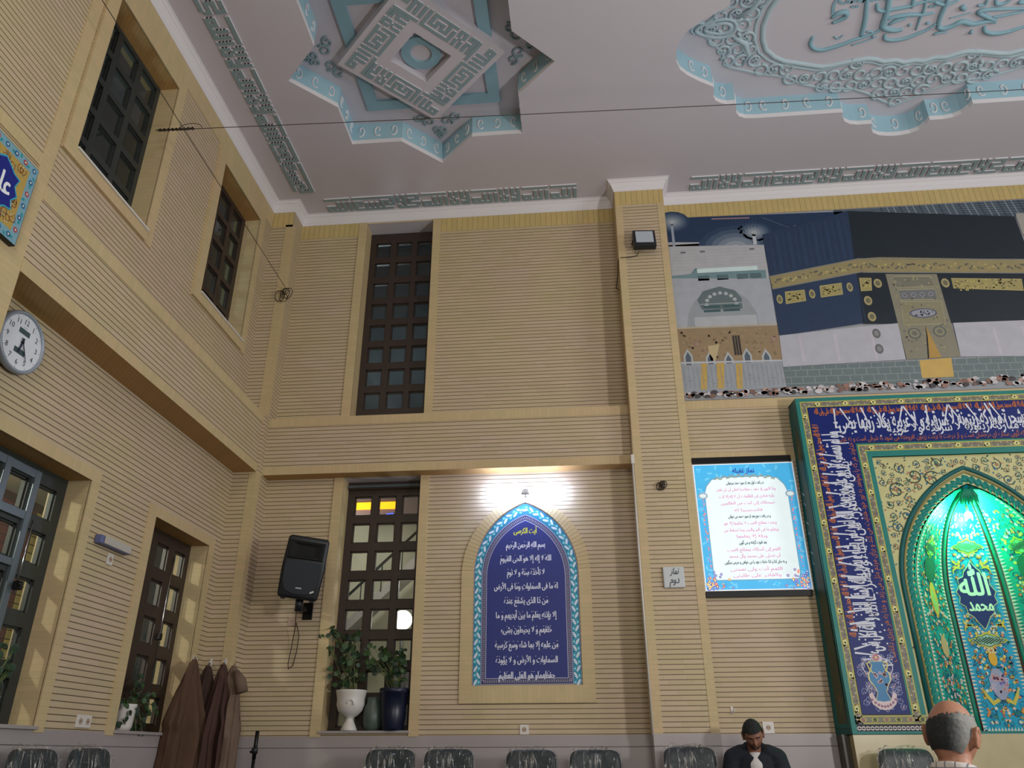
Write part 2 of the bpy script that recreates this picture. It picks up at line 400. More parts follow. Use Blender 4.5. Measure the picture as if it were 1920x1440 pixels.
# back wall
HB = [(-2.55, -1.70, 4.46, ZR-.02), (-2.55, -1.70, 1.262, 3.80), (2.95, 4.63, 0, 3.72)]
w = MB(); wall(w, BKB, XL-.3, 9.0, 0, ZC, HB[:2], M['brick'], M['strip'], top=M['ceil']) if False else wall(w, BKB, XL-.3, 9.0, 0, ZC, HB, M['brick'], M['strip'], top=M['ceil'])
for z0, z1 in ((4.44, ZR), (1.215, 3.80)):
    strip(w, BKB, -2.655, -2.55, z0, z1, M['strip'], .014); strip(w, BKB, -1.70, -1.605, z0, z1, M['strip'], .014)
strip(w, BKB, -3.41, -2.655, 7.02, ZR+.02, M['soldier'], .005); strip(w, BKB, -1.605, .574, 7.02, ZR+.02, M['soldier'], .005)
strip(w, BKB, 1.15, 9, 7.02, ZR+.02, M['soldier'], .006)
strip(w, BKB, 1.15, 9, 4.46, 4.57, M['strip_h'], .006); strip(w, BKB, 1.15, 2.5, 3.82, 3.95, M['strip_h'], .006)
# pointed frame of standing bricks around the banner niche
AX, ZS = -.571, 2.72
out = arch_poly(AX, .655, 1.50, ZS, 3.55); inn = arch_poly(AX, .534, 1.655, ZS, 3.463)
m_arch = M['strip']
w.prism(out, BKB, .016, -.002, M['strip'], holes=[inn])
strip(w, BKB, AX-.534, AX+.534, 1.50, 1.655, M['strip_h'], .017)
w.build('wall_back', kind='structure')
vs_ = MB()                                      # voussoir joints of the pointed frame
qo = arch_half(.655, 3.55-ZS, 26); qi = arch_half(.534, 3.463-ZS, 26)
for (xo, zo), (xi, zi) in zip(qo[1:-1], qi[1:-1]):
    for sg in (-1, 1):
        t = Vector((xo-xi, zo-zi)); n = Vector((-t.y, t.x)).normalized()*.002
        vs_.face([BKB(AX+sg*(x), ZS+z, .0175) for x, z in ((xi+n.x, zi+n.y), (xo+n.x, zo+n.y), (xo-n.x, zo-n.y), (xi-n.x, zi-n.y))], plain('mortar_joint', (150, 124, 84), .8) if not bpy.data.materials.get('mortar_joint') else bpy.data.materials['mortar_joint'])
vs_.build('arch_mortar_joint', kind='structure')

# beams and pillars
b = MB(); b.box((-3.41, 7.83, 3.80), (.574, 8.0, 4.46), M['brick'])
f = lambda u, v, d: (u, 7.83-d, v)
strip(b, f, -3.41, .57, 4.36, 4.462, M['strip_h'], .006); strip(b, f, -3.41, .57, 3.80, 3.89, M['strip_h'], .006)
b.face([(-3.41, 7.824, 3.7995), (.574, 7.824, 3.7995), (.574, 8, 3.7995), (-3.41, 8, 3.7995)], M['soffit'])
b.build('beam_back', kind='structure')
b = MB(); b.box((XL, 3.84, 3.80), (-3.43, 7.7, 4.46), M['brick'])
f = lambda u, v, d: (-3.43+d, u, v)
strip(b, f, 3.84, 7.70, 4.36, 4.462, M['strip_h'], .006); strip(b, f, 3.84, 7.70, 3.80, 3.89, M['strip_h'], .006)
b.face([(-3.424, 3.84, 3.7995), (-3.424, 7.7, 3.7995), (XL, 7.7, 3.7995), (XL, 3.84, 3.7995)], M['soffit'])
b.build('beam_left', kind='structure')
b = MB(); b.box((XL, -7, 0), (-3.43, 3.84, 4.46), M['strip']); strip(b, lambda u, v, d: (-3.43+d, u, v), 2.9, 3.84, 1.2, 3.8, M['strip'], .004)
b.build('pillar_left', kind='structure')
b = MB(); b.box((XL, 7.70, 0), (-3.41, 8.0, ZC), M['brick'])
f = lambda u, v, d: (u, 7.70-d, v); g = lambda u, v, d: (-3.41+d, u, v)
for z0, z1 in ((1.22, 3.8), (4.46, 7.03)):
    strip(b, f, -3.50, -3.41, z0, z1, M['strip'], .004); strip(b, g, 7.70, 7.79, z0, z1, M['strip'], .004)
strip(b, f, XL, -3.41, 7.0, ZR, M['soldier'], .004)
b.build('pillar_corner', kind='structure')
b = MB(); b.box((.574, 7.68, 0), (1.15, 8.0, ZC), M['brickp'])
f = lambda u, v, d: (u, 7.68-d, v); g = lambda u, v, d: (.574-d, u, v)
strip(b, f, .574, .655, 1.22, 7.02, M['strip'], .004); strip(b, f, 1.07, 1.15, 1.22, 7.02, M['strip'], .004)
strip(b, f, .574, 1.15, 7.02, ZR, M['soldier'], .004); strip(b, g, 7.68, 8.0, 1.22, ZR, M['strip'], .004)
b.build('pillar_back', kind='structure')

# marble wainscot
M['joint'] = plain('dark_joint', (92, 84, 84), .8)
b = MB()
def slab(x0, y0, x1, y1): b.box((x0, y0, 0), (x1, y1, 1.118), M['marble']); b.box((x0, y0, 1.124), (x1, y1, 1.222), M['marble']); b.box((x0+.002, y0+.002, 1.11), (x1-.002, y1-.002, 1.13), M['joint'])
slab(-3.41, 7.992, .574, 8.02); slab(1.15, 7.992, 9, 8.02); slab(.568, 7.674, 1.156, 7.99); slab(-3.67, 7.694, -3.404, 7.99)
b.build('baseboard_back', kind='structure')
b = MB(); slab(XL-.02, 3.9, XL+.008, 7.69); slab(XL, -7, -3.424, 3.846)
b.build('baseboard_left', kind='structure')
b = MB(); b.box((-2.57, 7.97, 1.245), (-1.69, 8.19, 1.268), M['marble'], .003); b.build('trim_1', kind='structure')
b = MB(); b.box((-3.65, 6.34, 1.215), (-3.86, 7.44, 1.238), M['marble'], .003); b.box((-3.65, 3.95, 1.215), (-3.86, 5.40, 1.238), M['marble'], .003)
b.box((-3.635, 4.26, 5.186), (-3.86, 5.30, 5.204), M['wplast']); b.box((-3.635, 6.33, 5.206), (-3.86, 7.37, 5.224), M['wplast'])
b.build('trim_2', kind='structure')

# floor, the two walls behind the camera, the crown moulding
b = MB(); b.box((XL-.3, -7, -.1), (9, 8.1, 0), M['floor']); b.build('floor', kind='structure')
b = MB(); b.box((9, -7, 0), (9.2, 8.1, ZC), M['plaster']); b.build('wall_right', kind='structure')
b = MB(); b.box((XL-.3, -7.2, 0), (9.2, -7, ZC), M['plaster']); b.build('wall_front', kind='structure')
prof = [(0, ZR), (.010, ZR), (.014, ZR+.025), (.022, ZR+.035), (.030, ZR+.065), (.050, ZR+.095), (.066, ZR+.105), (.070, ZR+.125), (.084, ZR+.128), (.086, ZC), (0, ZC)]
path = [(XL, -7), (XL, 7.70), (-3.41, 7.70), (-3.41, 8.0), (.574, 8.0), (.574, 7.68), (1.15, 7.68), (1.15, 8.0), (9, 8.0)]
b = MB(); L = len(path); rows = []
for i, (x, y) in enumerate(path):
    def nrm(a, c): d = Vector((c[0]-a[0], c[1]-a[1])).normalized(); return Vector((d.y, -d.x))
    n1 = nrm(path[i-1], path[i]) if i else None; n2 = nrm(path[i], path[i+1]) if i < L-1 else None
    n = (n1+n2) if n1 is not None and n2 is not None else (n1 or n2)
    rows.append([(x+n.x*p, y+n.y*p, z) for p, z in prof])
k = len(prof)
for r0, r1 in zip(rows, rows[1:]):
    b.mesh(r0+r1, [(j, j+1, k+j+1, k+j) for j in range(k-1)], M['white'])
b.build('trim_crown', kind='structure')

# ------------------------------------------------------------------ the ceiling with its two coffers
SC, MC = (-1.44, 5.75), (3.70, 5.75)
star = []
for i in range(8):
    a = i*PI/4; star.append((SC[0]+1.375*math.cos(a), SC[1]+1.375*math.sin(a))); a2 = a+PI/8
    rr = .975/math.cos(PI/8)*1.0; star.append((SC[0]+rr*math.cos(a2), SC[1]+rr*math.sin(a2)))
def arc(c, r, a0, a1, n=7): return [(c[0]+r*math.cos(a0+(a1-a0)*i/n), c[1]+r*math.sin(a0+(a1-a0)*i/n)) for i in range(n+1)]
# quarter of the medallion outline, from the left tip to the middle of the near edge (x, y away from its centre)
q4 = [(-2.56, 0), (-2.545, .12), (-2.50, .22), (-2.42, .30), (-2.30, .385), (-2.13, .485), (-2.115, .54), (-2.11, .62), (-2.08, .68), (-2.02, .72), (-1.95, .745), (-1.86, .745),
      (-1.845, .80), (-1.83, .88), (-1.79, .935), (-1.72, .97), (-1.62, .98), (-.68, .98), (-.665, 1.04), (-.62, 1.12), (-.55, 1.165), (-.46, 1.185), (-.31, 1.185), (-.29, 1.26), (-.25, 1.33), (-.17, 1.375), (-.08, 1.395), (0, 1.40)]
med = q4+[(-x, y) for x, y in reversed(q4[:-1])]; med = med+[(x, -y) for x, y in reversed(med[1:-1])]
med = [(MC[0]+x, MC[1]+y) for x, y in med]
UP = lambda u, v, d: (u, v, d)
ZK = 7.65
b = MB(); b.prism([(XL-.3, -7), (9, -7), (9, 8.3), (XL-.3, 8.3)], UP, ZC, ZC, M['ceil'], holes=[star, med], cap1=False)
for loop in (star, med):
    n = len(loop)
    for z0, z1, m in ((ZC, ZC+.055, M['white'] if False else M['ceilw'] if 'ceilw' in M else M['white']), (ZC+.055, ZK, M['palebl'])):
        b.mesh([UP(u, v, z0) for u, v in loop]+[UP(u, v, z1) for u, v in loop], [(i, (i+1) % n, n+(i+1) % n, n+i) for i in range(n)], m)
    b.prism(loop, UP, ZK, ZK, M['ceil'], cap1=False)
b.prism([(XL-.3, -7), (9, -7), (9, 8.3), (XL-.3, 8.3)], UP, ZK+.1, ZK+.2, M['plaster'])
b.build('ceiling', kind='structure')

# scroll reliefs on the coffer sides (small raised hooks)
def coffer_scrolls(name, loop, parent, pitch=.19, skip=None):
    mb = MB(); n = len(loop); cx = sum(p[0] for p in loop)/n; cy = sum(p[1] for p in loop)/n; carry = 0; flip = 1
    for i in range(n):
        a = Vector(loop[i]); c = Vector(loop[(i+1) % n]); L = (c-a).length
        if L < .04: continue
        d = (c-a)/L; nr = Vector((-d.y, d.x)); mid = (a+c)/2
        if nr.dot(Vector((cx, cy))-mid) < 0: nr = -nr
        k = max(1, round(L/pitch)) if L > .12 else (1 if i % 3 == 0 else 0)
        for j in range(k):
            s0 = (j+.5)/k*L; r = .052; pts = []
            for q in range(12):
                t = q/11; ang = -2.4+t*6.2; rr = r*(1-.62*t)
                pts.append((s0+flip*rr*math.cos(ang)*.8, ZC+.17+rr*math.sin(ang)*1.5+.02*t))
            mb.tube([(*(a+d*u+nr*.004), z) for u, z in pts], .0085, M['white'], 5, flat=(nr.x, nr.y, 0)); flip = -flip
    return mb.build(name, parent)
M['ceilw'] = M['white']
# ------------------------------------------------------------------ windows
def window(name, fn, u0, u1, v0, v1, d, cols, rows, mat, th=.05, sash=None):
    o = MB(); o.prism([(u0, v0), (u1, v0), (u1, v1), (u0, v1)], fn, -d, -d-th, mat, holes=[[(a, c), (b, c), (b, e), (a, e)] for a, b in cols for c, e in rows])
    for a, b in cols:                           # thin glazing beads
        for c, e in rows:
            for p, q in (((a, c), (b, c+.012)), ((a, e-.012), (b, e)), ((a, c), (a+.012, e)), ((b-.012, c), (b, e))):
                o.box(fn(p[0], p[1], -d-.018), fn(q[0], q[1], -d-th), mat)
    w_ = o.build(name, kind='structure')
    g = MB()
    for a, b in cols:
        for c, e in rows: g.face([fn(a, c, -d-.03), fn(b, c, -d-.03), fn(b, e, -d-.03), fn(a, e, -d-.03)], M['glass'])
    g.build('glass', w_)
    return w_
cb = [(-2.474, -2.279), (-2.207, -2.005), (-1.940, -1.756)]
window('window_1', BKB, -2.55, -1.70, 4.47, 7.18, .2, cb, [(7.034-.303*i-.215, 7.034-.303*i) for i in range(8)], M['brown'])
w2 = window('window_2', BKB, -2.55, -1.70, 1.268, 3.72, .2, cb, [(3.646-.3035*i-.215, 3.646-.3035*i) for i in range(8)], M['brown'])
h = MB(); h.box((-2.55, 8.17, 3.72), (-1.70, 8.25, 3.80), M['brown'], .006); h.box((-2.55, 8.15, 3.735), (-1.70, 8.18, 3.765), M['metal'], .004); h.build('head_rail', w2)
cA = [(4.33, 4.59), (4.66, 4.92), (4.99, 5.245)]; cB = [(6.41, 6.66), (6.73, 6.98), (7.05, 7.29)]
rU = [(6.81-.325*i-.262, 6.81-.325*i) for i in range(5)]
window('window_3', BKL, 4.26, 5.30, 5.2, 6.86, .18, cA, rU, M['dgreen'])
window('window_4', BKL, 6.33, 7.37, 5.22, 6.87, .18, cB, rU, M['brown'])
rS = [(2.83-.325*i-.225, 2.83-.325*i) for i in range(5)]
w5 = window('window_5', BKL, 6.355, 7.42, 1.24, 2.94, .18, [(6.47, 6.68), (6.80, 7.01), (7.13, 7.335)], rS, M['brown'])
w6 = window('window_6', BKL, 3.97, 5.38, 1.24, 2.945, .18, [(4.08, 4.30), (4.40, 4.66), (4.75, 4.97), (5.075, 5.285)], rS, M['dgreen'])
# opening casement of window_6: lighter metal stiles and rails, with the bolt rod and its handle
s = MB()
for a, b, c, e in ((4.68, 4.74, 1.3, 2.90), (4.99, 5.05, 1.3, 2.90), (4.02, 5.05, 2.84, 2.90), (4.02, 5.05, 2.54, 2.60), (4.68, 5.05, 2.22, 2.27)):
    s.box(BKL(a, c, -.155-(.004 if e-c < .5 else 0)), BKL(b, e, -.185), M['metal'], .004)
s.build('casement', w6)
s = MB(); s.tube([BKL(5.06, 2.05, -.14), BKL(5.06, 2.55, -.14)], .006, M['chrome'], 6); s.box(BKL(5.04, 2.07, -.10), BKL(5.08, 2.13, -.16), M['blackm'], .01); s.tube([BKL(5.06, 2.10, -.11), BKL(5.0, 2.10, -.08)], .011, M['blackm'], 8)
s.build('window_handle', w6)
s = MB(); s.tube([BKL(7.07, 1.75, -.15), BKL(7.07, 2.75, -.15)], .006, M['chrome'], 6); s.box(BKL(7.05, 2.0, -.13), BKL(7.09, 2.06, -.17), M['blackm'], .008); s.build('window_handle', w5)

# ------------------------------------------------------------------ what stands beyond the windows
e = MB(); e.box((-8, 10.2, -1), (6, 10.3, 5.2), M['plaster']); e.box((-8, 10.4, 5.2), (6, 10.5, 9), M['dark'])
e.box((-4.4, 8.4, -.5), (-4.2, 10.3, 9), M['dark']); e.box((-1.0, 8.45, -.5), (-.9, 10.2, 5), M['plaster'])
e.box((-4.5, 8.33, -.3), (-.5, 10.3, -.1), M['marble']); e.box((-4.4, 9.6, 4.3), (-.9, 10.2, 4.42), M['dark'])
e.box((-4.2, 8.4, 4.6), (3, 10.3, 4.7), M['plaster'])
e.build('exterior_wall', kind='structure')
st = MB(); st.prism([(-3.6, 1.9), (-1.9, 3.5), (-1.9, 3.36), (-3.6, 1.76)], lambda u, v, d: (u, 9.7+d, v), 0, .35, M['marble'])
for i in range(7): x = -3.5+i*.25; st.tube([(x, 9.7, 1.95+i*.235), (x, 9.7, 2.3+i*.235)], .008, M['blackm'], 6)
st.tube([(-3.6, 9.7, 2.2), (-1.9, 9.7, 3.8)], .018, M['blackm'], 6)
tag(st.build('staircase'), 'sloping stair flight with dark handrail seen through the lower window behind the loudspeaker wall', 'staircase')
t = thing('neon_sign', 'orange glowing strip sign with blue line in the top panes of the lower back window', 'neon sign', (0, 0, 0))
n = MB(); n.box((-2.82, 9.4, 3.86), (-2.30, 9.42, 3.95), M['neonO']); n.box((-2.84, 9.4, 3.66), (-2.77, 9.42, 3.74), M['neonO']); n.build('light_strip', t)
n = MB(); n.tube([(-2.41, 9.38, 3.775), (-2.32, 9.38, 3.785)], .012, M['neonB'], 6); n.build('blue_tube', t)
n = MB(); n.box((-2.9, 9.43, 3.7), (-2.0, 9.46, 4.2), plain('sign_board', (110, 92, 92), .6)); n.build('board', t)
t = thing('globe_lamp', 'round white globe lamp glowing behind the lower back window', 'lamp', (-1.985, 8.75, 2.40))
n = MB(); n.ball((0, 0, 0), .105, M['globe'], 20); n.build('globe', t); n = MB(); n.tube([(0, 0, -.10), (0, 0, -2.4)], .02, M['blackm'], 8); n.build('post', t)
c = MB()
for i in range(40): c.v
vs = []; nn = 40
for i in range(nn+1):
    x = -2.05+.55*i/nn; y = 8.9+.03*math.sin(i*1.3)
    vs += [(x, y, .6), (x, y, 2.0)]
c.mesh(vs, [(2*i, 2*i+2, 2*i+3, 2*i+1) for i in range(nn)], plain('net_curtain', (196, 190, 205), .9), smooth=True)
tag(c.build('net_curtain'), 'pale folded curtain hanging beyond the plants in the lower back window', 'curtain')
# corridor beyond the left wall: panelled wall with yellow and red tile stripes
e = MB(); e.box((-6.2, 0, -.5), (-6.0, 10, 4.2), plain('corridor_wall', (84, 62, 46), .6)); e.box((-6.2, 0, 4.4), (-6.0, 10, 9), M['dark']); e.box((-6.2, 0, 3.6), (-4.02, 10, 3.8), M['plaster'])
yt = brick_mat('yellow_tile', 'Z', .09, .012, (196, 178, 96), (206, 186, 110), (90, 70, 40), L=.1, vj=.4)
rt = brick_mat('red_tile', 'Z', .09, .01, (120, 70, 50), (134, 66, 62), (60, 40, 30), L=.1, vj=.3)
for y in (5.3, 6.1, 6.9, 7.7, 8.5, 9.3):
    for k, (a, b, m) in enumerate(((0, .12, yt), (.14, .26, rt), (.28, .36, yt), (.5, .7, rt))): e.box((-6.0, y+a, 0), (-5.99, y+b, 3.5), m)
e.box((-6.2, 9.9, -.5), (-4, 10, 4), M['dark']); e.box((-6.2, 0, -.5), (-4.0, 10, -.3), M['marble'])
e.build('exterior_corridor', kind='structure')

# ------------------------------------------------------------------ ceiling reliefs
BITS = {
 'A': ["#########", ".........", "....#.#.#", "....#.#.#", "###.#.#.#", "#.#.#.#.#", "#######.#"],
 'B': ["###############", "..............#", "###.......###.#", "#.#.#.#.#.#.#.#", "###.#.#.#.#.###", "#...#.#.#.#....", "##############."],
 'C': ["#.#.####", "#.#....#", "#.#.####", "###.#...", "..#.####", "#.#....#", "#######."],
 'D': ["#.#.#.#", "#.#.#.#", "#.#.#.#", ".#..###", "#.#...#", "#.#.###", "###.###"],
 'E': ["###########", "#.........#", "#.###.###.#", "#.#.#.#.#.#", "#.#.###.#.#", "#.#.....#..", "#.#########"],
}
def kufic(mb, fn, length, width, seq, mat, d=.016, grow=.07):
    s_ = width/7; u = 0; i = 0
    while u < length-s_*3:
        rows = BITS[seq[i % len(seq)]]; i += 1
        n_ = len(rows[0])
        if u+n_*s_ > length+s_: break
        for r, row in enumerate(rows):
            c0 = None
            for c_ in range(n_+1):
                on = c_ < n_ and row[c_] == '#'
                if on and c0 is None: c0 = c_
                if not on and c0 is not None:
                    g = grow*s_; strip(mb, fn, u+c0*s_-g, u+c_*s_+g, (6-r)*s_-g, (7-r)*s_+g, mat, d, side=M['white']); c0 = None  # letter sides painted white to imitate their lit edges
        for c_ in range(n_):                    # vertical joins
            for r in range(6):
                if rows[r][c_] == '#' and rows[r+1][c_] == '#': strip(mb, fn, u+c_*s_-grow*s_, u+(c_+1)*s_+grow*s_, (6-r)*s_-.3*s_, (6-r)*s_+.3*s_, mat, d+.0004)
        u += (n_+1)*s_
def frieze(fn, L, seq, label):
    mb = MB(); kufic(mb, fn, L, .245, seq, M['teal'])
    tag(mb.build('ceiling_frieze'), label, 'ceiling frieze')
frieze(lambda u, v, d: (-3.03+u, 7.885-v, ZC-d), 3.30, 'ABCADADAABCADADA', 'blue-grey square-letter plaster band on ceiling above the tall back window')
frieze(lambda u, v, d: (1.51+u, 7.885-v, ZC-d), 4.6, 'ADABDADABCADADAB', 'blue-grey square-letter plaster band on ceiling above the large pilgrimage banner')
frieze(lambda u, v, d: (-3.345+v, 2.2+u, ZC-d), 5.45, 'BCADABCADADAEB', 'blue-grey square-letter plaster band running along the left side of the ceiling')

# star coffer: scroll reliefs, square ring and the turned square slab
tp = thing('ceiling_panel', 'turned square plaster slab with lettered border inside the star-shaped ceiling recess', 'ceiling panel', (SC[0], SC[1], 0), 0)
c45 = math.cos(PI/4)
RT = lambda u, v, d: ((u-v)*c45*1.0, (u+v)*c45, d)       # slab axes turned by 45 degrees
hs = .618
mb = MB(); mb.prism([(-hs, -hs), (hs, -hs), (hs, hs), (-hs, hs)], RT, 7.535, ZK, M['ceil'], holes=[[(-.225, -.225), (-.225, .225), (.225, .225), (.225, -.225)]], cap1=False)
mb.prism([(-.225, -.225), (-.225, .225), (.225, .225), (.225, -.225)], RT, 7.625, 7.625, M['ceil'], cap1=False)
mb.build('slab', tp)
mb = MB()
for k in range(4):
    ca, sa = math.cos(k*PI/2), math.sin(k*PI/2)
    def f4(u, v, d, ca=ca, sa=sa): x, y = -.555+u, -(.345+.215)+v; return RT(x*ca-y*sa, x*sa+y*ca, 7.535-d)
    kufic(mb, f4, .92 if k % 2 == 0 else .92, .215, 'AEDAC', M['teal'], .009)
mb.build('lettered_border', tp)
mb = MB(); n = 40
mb.prism([(.205*math.cos(2*PI*i/n), .205*math.sin(2*PI*i/n)) for i in range(n)], RT, 7.60, 7.625, M['tealb'], holes=[[(.112*math.cos(2*PI*i/n), .112*math.sin(2*PI*i/n)) for i in range(n)]])
mb.build('ring', tp)
mb = MB(); sq = lambda a: [(-a, -a), (a, -a), (a, a), (-a, a)]
mb.prism(sq(.75), lambda u, v, d: (u, v, d), 7.615, ZK, M['tealb'], holes=[sq(.62)]); mb.build('square_frame', tp)
def relief_scroll(mb, cx, cy, z, r, a0, d, rad=.014, mat=None, turns=1.15):
    pts = []
    for i in range(15):
        t = i/14; a = a0+d*t*turns*2*PI; rr = r*(1-.72*t); pts.append((cx+rr*math.cos(a), cy+rr*math.sin(a), z))
    mb.tube(pts, [rad*(1-.4*i/14) for i in range(15)], mat or M['teal'], 6)
mb = MB()
for k in range(4):
    a = k*PI/2
    for (rr, off, r, d) in ((1.0, .10, .07, 1), (1.0, -.10, .07, -1), (1.13, .045, .055, -1), (1.13, -.045, .055, 1), (.93, .2, .06, -1), (.93, -.2, .06, 1), (1.22, 0, .035, 1)):
        x = rr*math.cos(a)-off*math.sin(a); y = rr*math.sin(a)+off*math.cos(a); relief_scroll(mb, x, y, ZK-.008, r, a+off*9, d, .015)
mb.build('corner_scrolls', tp)
b = coffer_scrolls('rim_pattern', [(x-SC[0], y-SC[1]) for x, y in star], tp)

# medallion relief
tm = thing('ceiling_medallion', 'lobed plaster medallion with pale blue rim, scroll ornament and large calligraphy on the ceiling', 'ceiling medallion', (MC[0], MC[1], 0))
coffer_scrolls('rim_pattern', [(x-MC[0], y-MC[1]) for x, y in med], tm, .21)
rg = [(-1.67, 0), (-1.665, .06), (-1.645, .18), (-1.585, .32), (-1.48, .42), (-1.37, .485), (-1.24, .52), (-1.1, .56), (-.95, .60), (-.85, .59), (-.66, .55), (-.5, .53), (-.41, .55), (-.32, .59), (-.2, .58), (-.1, .62), (0, .60)]
rq = rg+[(-x, y) for x, y in reversed(rg[:-1])]; rq = rq+[(x, -y) for x, y in reversed(rq[1:-1])]
mb = MB(); mb.tube([(x, y, ZK) for x, y in rq], .028, M['tealm'], 8, closed=True); mb.tube([(x*1.045, y*1.07, ZK) for x, y in rq], .018, M['tealm'], 8, closed=True); mb.build('inner_moulding', tm)
mb = MB(); rr_ = random.Random(3)
bl = [(-2.33, 0), (-2.2, .12), (-2.03, .31), (-1.95, .50), (-1.62, .62), (-1.3, .70), (-1.1, .82), (-.85, .90), (-.55, .93), (-.35, 1.02), (-.15, 1.15), (0, 1.22)]
bo = bl+[(-x, y) for x, y in reversed(bl[:-1])]; bo = bo+[(x, -y) for x, y in reversed(bo[1:-1])]
def orn_ok(x, y):
    return inside((x, y), bo) and not inside((x, y), [(a*1.06, b_*1.09) for a, b_ in rq])
cnt = 0
for i in range(33):
    for j in range(17):
        x = -2.32+i*.145+(j % 2)*.07; y = -1.19+j*.148
        if orn_ok(x, y):
            s1 = 1 if (i+j) % 2 else -1; a0 = (i*1.7+j*2.3)*(1 if x < 0 else -1)
            relief_scroll(mb, x, y, ZK-.006, .088, a0, s1, .019, M['tealm']); cnt += 1
            if (i+j) % 3 == 0:
                for q in range(5):
                    an = a0+q*2*PI/5; mb.tube([(x+.012*math.cos(an), y+.012*math.sin(an), ZK-.014), (x+.04*math.cos(an), y+.04*math.sin(an), ZK-.012)], [.014, .006], M['tealm'], 5)
for sg in (-1, 1):                              # large almond loops at the two ends, lily buds near the middle
    for k, (r1, r2) in enumerate(((.20, .105), (.13, .06))):
        mb.tube([(sg*(2.14-.02*k)+sg*r1*math.cos(a), r2*math.sin(a)*(1-.35*math.cos(a)), ZK-.01) for a in [2*PI*i/20 for i in range(20)]], .02, M['tealm'], 6, closed=True)
    for s2 in (-1, 1):
        mb.tube([(sg*1.95, s2*.12, ZK-.01), (sg*1.82, s2*.2, ZK-.015), (sg*1.75, s2*.36, ZK-.01), (sg*1.8, s2*.5, ZK-.01)], [.02, .035, .02, .012], M['tealm'], 6)
        mb.tube([(x*1, y*s2*1, ZK-.008) for x, y in [(sg*(-a), b_) for a, b_ in bl]], .013, M['tealm'], 5)
mb.build('scroll_ornament', tm)
CAL = [
 ([(2.56,5.94),(2.55,6.02),(2.6,6.09),(2.69,6.12),(2.78,6.1),(2.87,6.07),(2.98,6.02),(3.07,5.99),(3.18,5.94),(3.22,5.89)],0.024),
 ([(3.04,5.96),(3.04,5.95),(3.02,5.78),(2.98,5.6),(2.96,5.5)],0.026),
 ([(2.69,5.73),(2.73,5.68),(2.8,5.67),(2.82,5.72),(2.77,5.76),(2.71,5.79)],0.030),
 ([(2.77,5.96),(2.82,5.99),(2.86,5.95)],0.010),
 ([(3.08,5.93),(3.14,5.94),(3.17,6.02)],0.012),
 ([(3.19,5.92),(3.18,5.94)],0.012),
 ([(2.98,6.09),(3.1,6.05),(3.21,6.0)],0.009),
 ([(3.17,5.52),(3.2,5.67),(3.21,5.76),(3.22,5.87),(3.29,5.92),(3.37,5.94),(3.43,5.93)],0.034),
 ([(3.08,5.6),(3.1,5.66),(3.15,5.69),(3.25,5.68),(3.39,5.66),(3.49,5.63),(3.59,5.6)],0.022),
 ([(3.24,5.79),(3.32,5.77),(3.44,5.76),(3.56,5.77),(3.67,5.76)],0.024),
 ([(3.28,5.86),(3.33,5.82),(3.42,5.8)],0.022),
 ([(3.28,5.98),(3.29,6.03),(3.37,6.06),(3.49,6.05),(3.6,6.0),(3.69,5.95),(3.74,5.89)],0.022),
 ([(3.77,5.92),(3.75,5.79),(3.75,5.64),(3.73,5.57)],0.026),
 ([(3.41,5.54),(3.43,5.68)],0.022),
 ([(3.53,5.57),(3.56,5.71),(3.56,5.82),(3.57,5.95)],0.016),
 ([(3.77,5.93),(3.83,5.96),(3.91,5.94),(3.99,5.89),(4.1,5.93),(4.19,5.92),(4.25,5.91),(4.33,5.93)],0.030),
 ([(4.32,5.91),(4.22,5.86),(4.13,5.81),(4.11,5.78),(4.22,5.77),(4.38,5.78),(4.57,5.79)],0.026),
 ([(4.26,5.87),(4.4,5.85),(4.56,5.82)],0.018),
 ([(4.24,5.97),(4.27,6.03),(4.37,6.07),(4.5,6.06),(4.58,6.03),(4.66,6.0)],0.024),
 ([(3.63,5.63),(3.69,5.66),(3.77,5.67),(3.86,5.63)],0.020),
 ([(3.91,5.7),(3.96,5.75)],0.030),
 ([(3.47,5.89),(3.5,5.88)],0.018),
 ([(3.64,5.88),(3.68,5.88)],0.018),
 ([(4.12,6.03),(4.15,6.03)],0.026),
 ([(3.77,6.03),(3.81,6.01),(3.89,6.01)],0.016),
 ([(4.06,5.71),(4.13,5.71),(4.13,5.64)],0.018),
 ([(4.21,5.65),(4.24,5.71),(4.31,5.71),(4.36,5.66)],0.020),
 ([(4.44,5.71),(4.52,5.72)],0.024),
 ([(3.85,5.84),(3.94,5.82),(4.04,5.79)],0.008),
]
mb = MB()
for pts, wd in CAL:
    P = [Vector((x-MC[0], y-MC[1], ZK-.006)) for x, y in pts]; sm = []
    for i in range(len(P)-1):                   # Catmull-Rom smoothing
        p0, p1, p2, p3 = P[max(0, i-1)], P[i], P[i+1], P[min(len(P)-1, i+2)]
        for q in range(4):
            t = q/4; sm.append(.5*((2*p1)+(-p0+p2)*t+(2*p0-5*p1+4*p2-p3)*t*t+(-p0+3*p1-3*p2+p3)*t*t*t))
    sm.append(P[-1]); n = len(sm)
    mb.tube(sm, [wd*(.62+.38*math.sin(PI*min(1, .12+i/n))) for i in range(n)], M['tealb'], 6)
for (x, y, hgt, tx) in ((.0, -.27, .30, 'و هو العلي العظيم'),):   # the upper rows, hidden above the picture
    vs, fs, bb = text_mesh(tx, .01)
    mb.mesh([(x+(a-(bb[0]+bb[2])/2)*hgt, y-(b_-.3)*hgt, ZK-.01) for a, b_ in vs], fs, M['tealb'])
mb.build('calligraphy', tm)
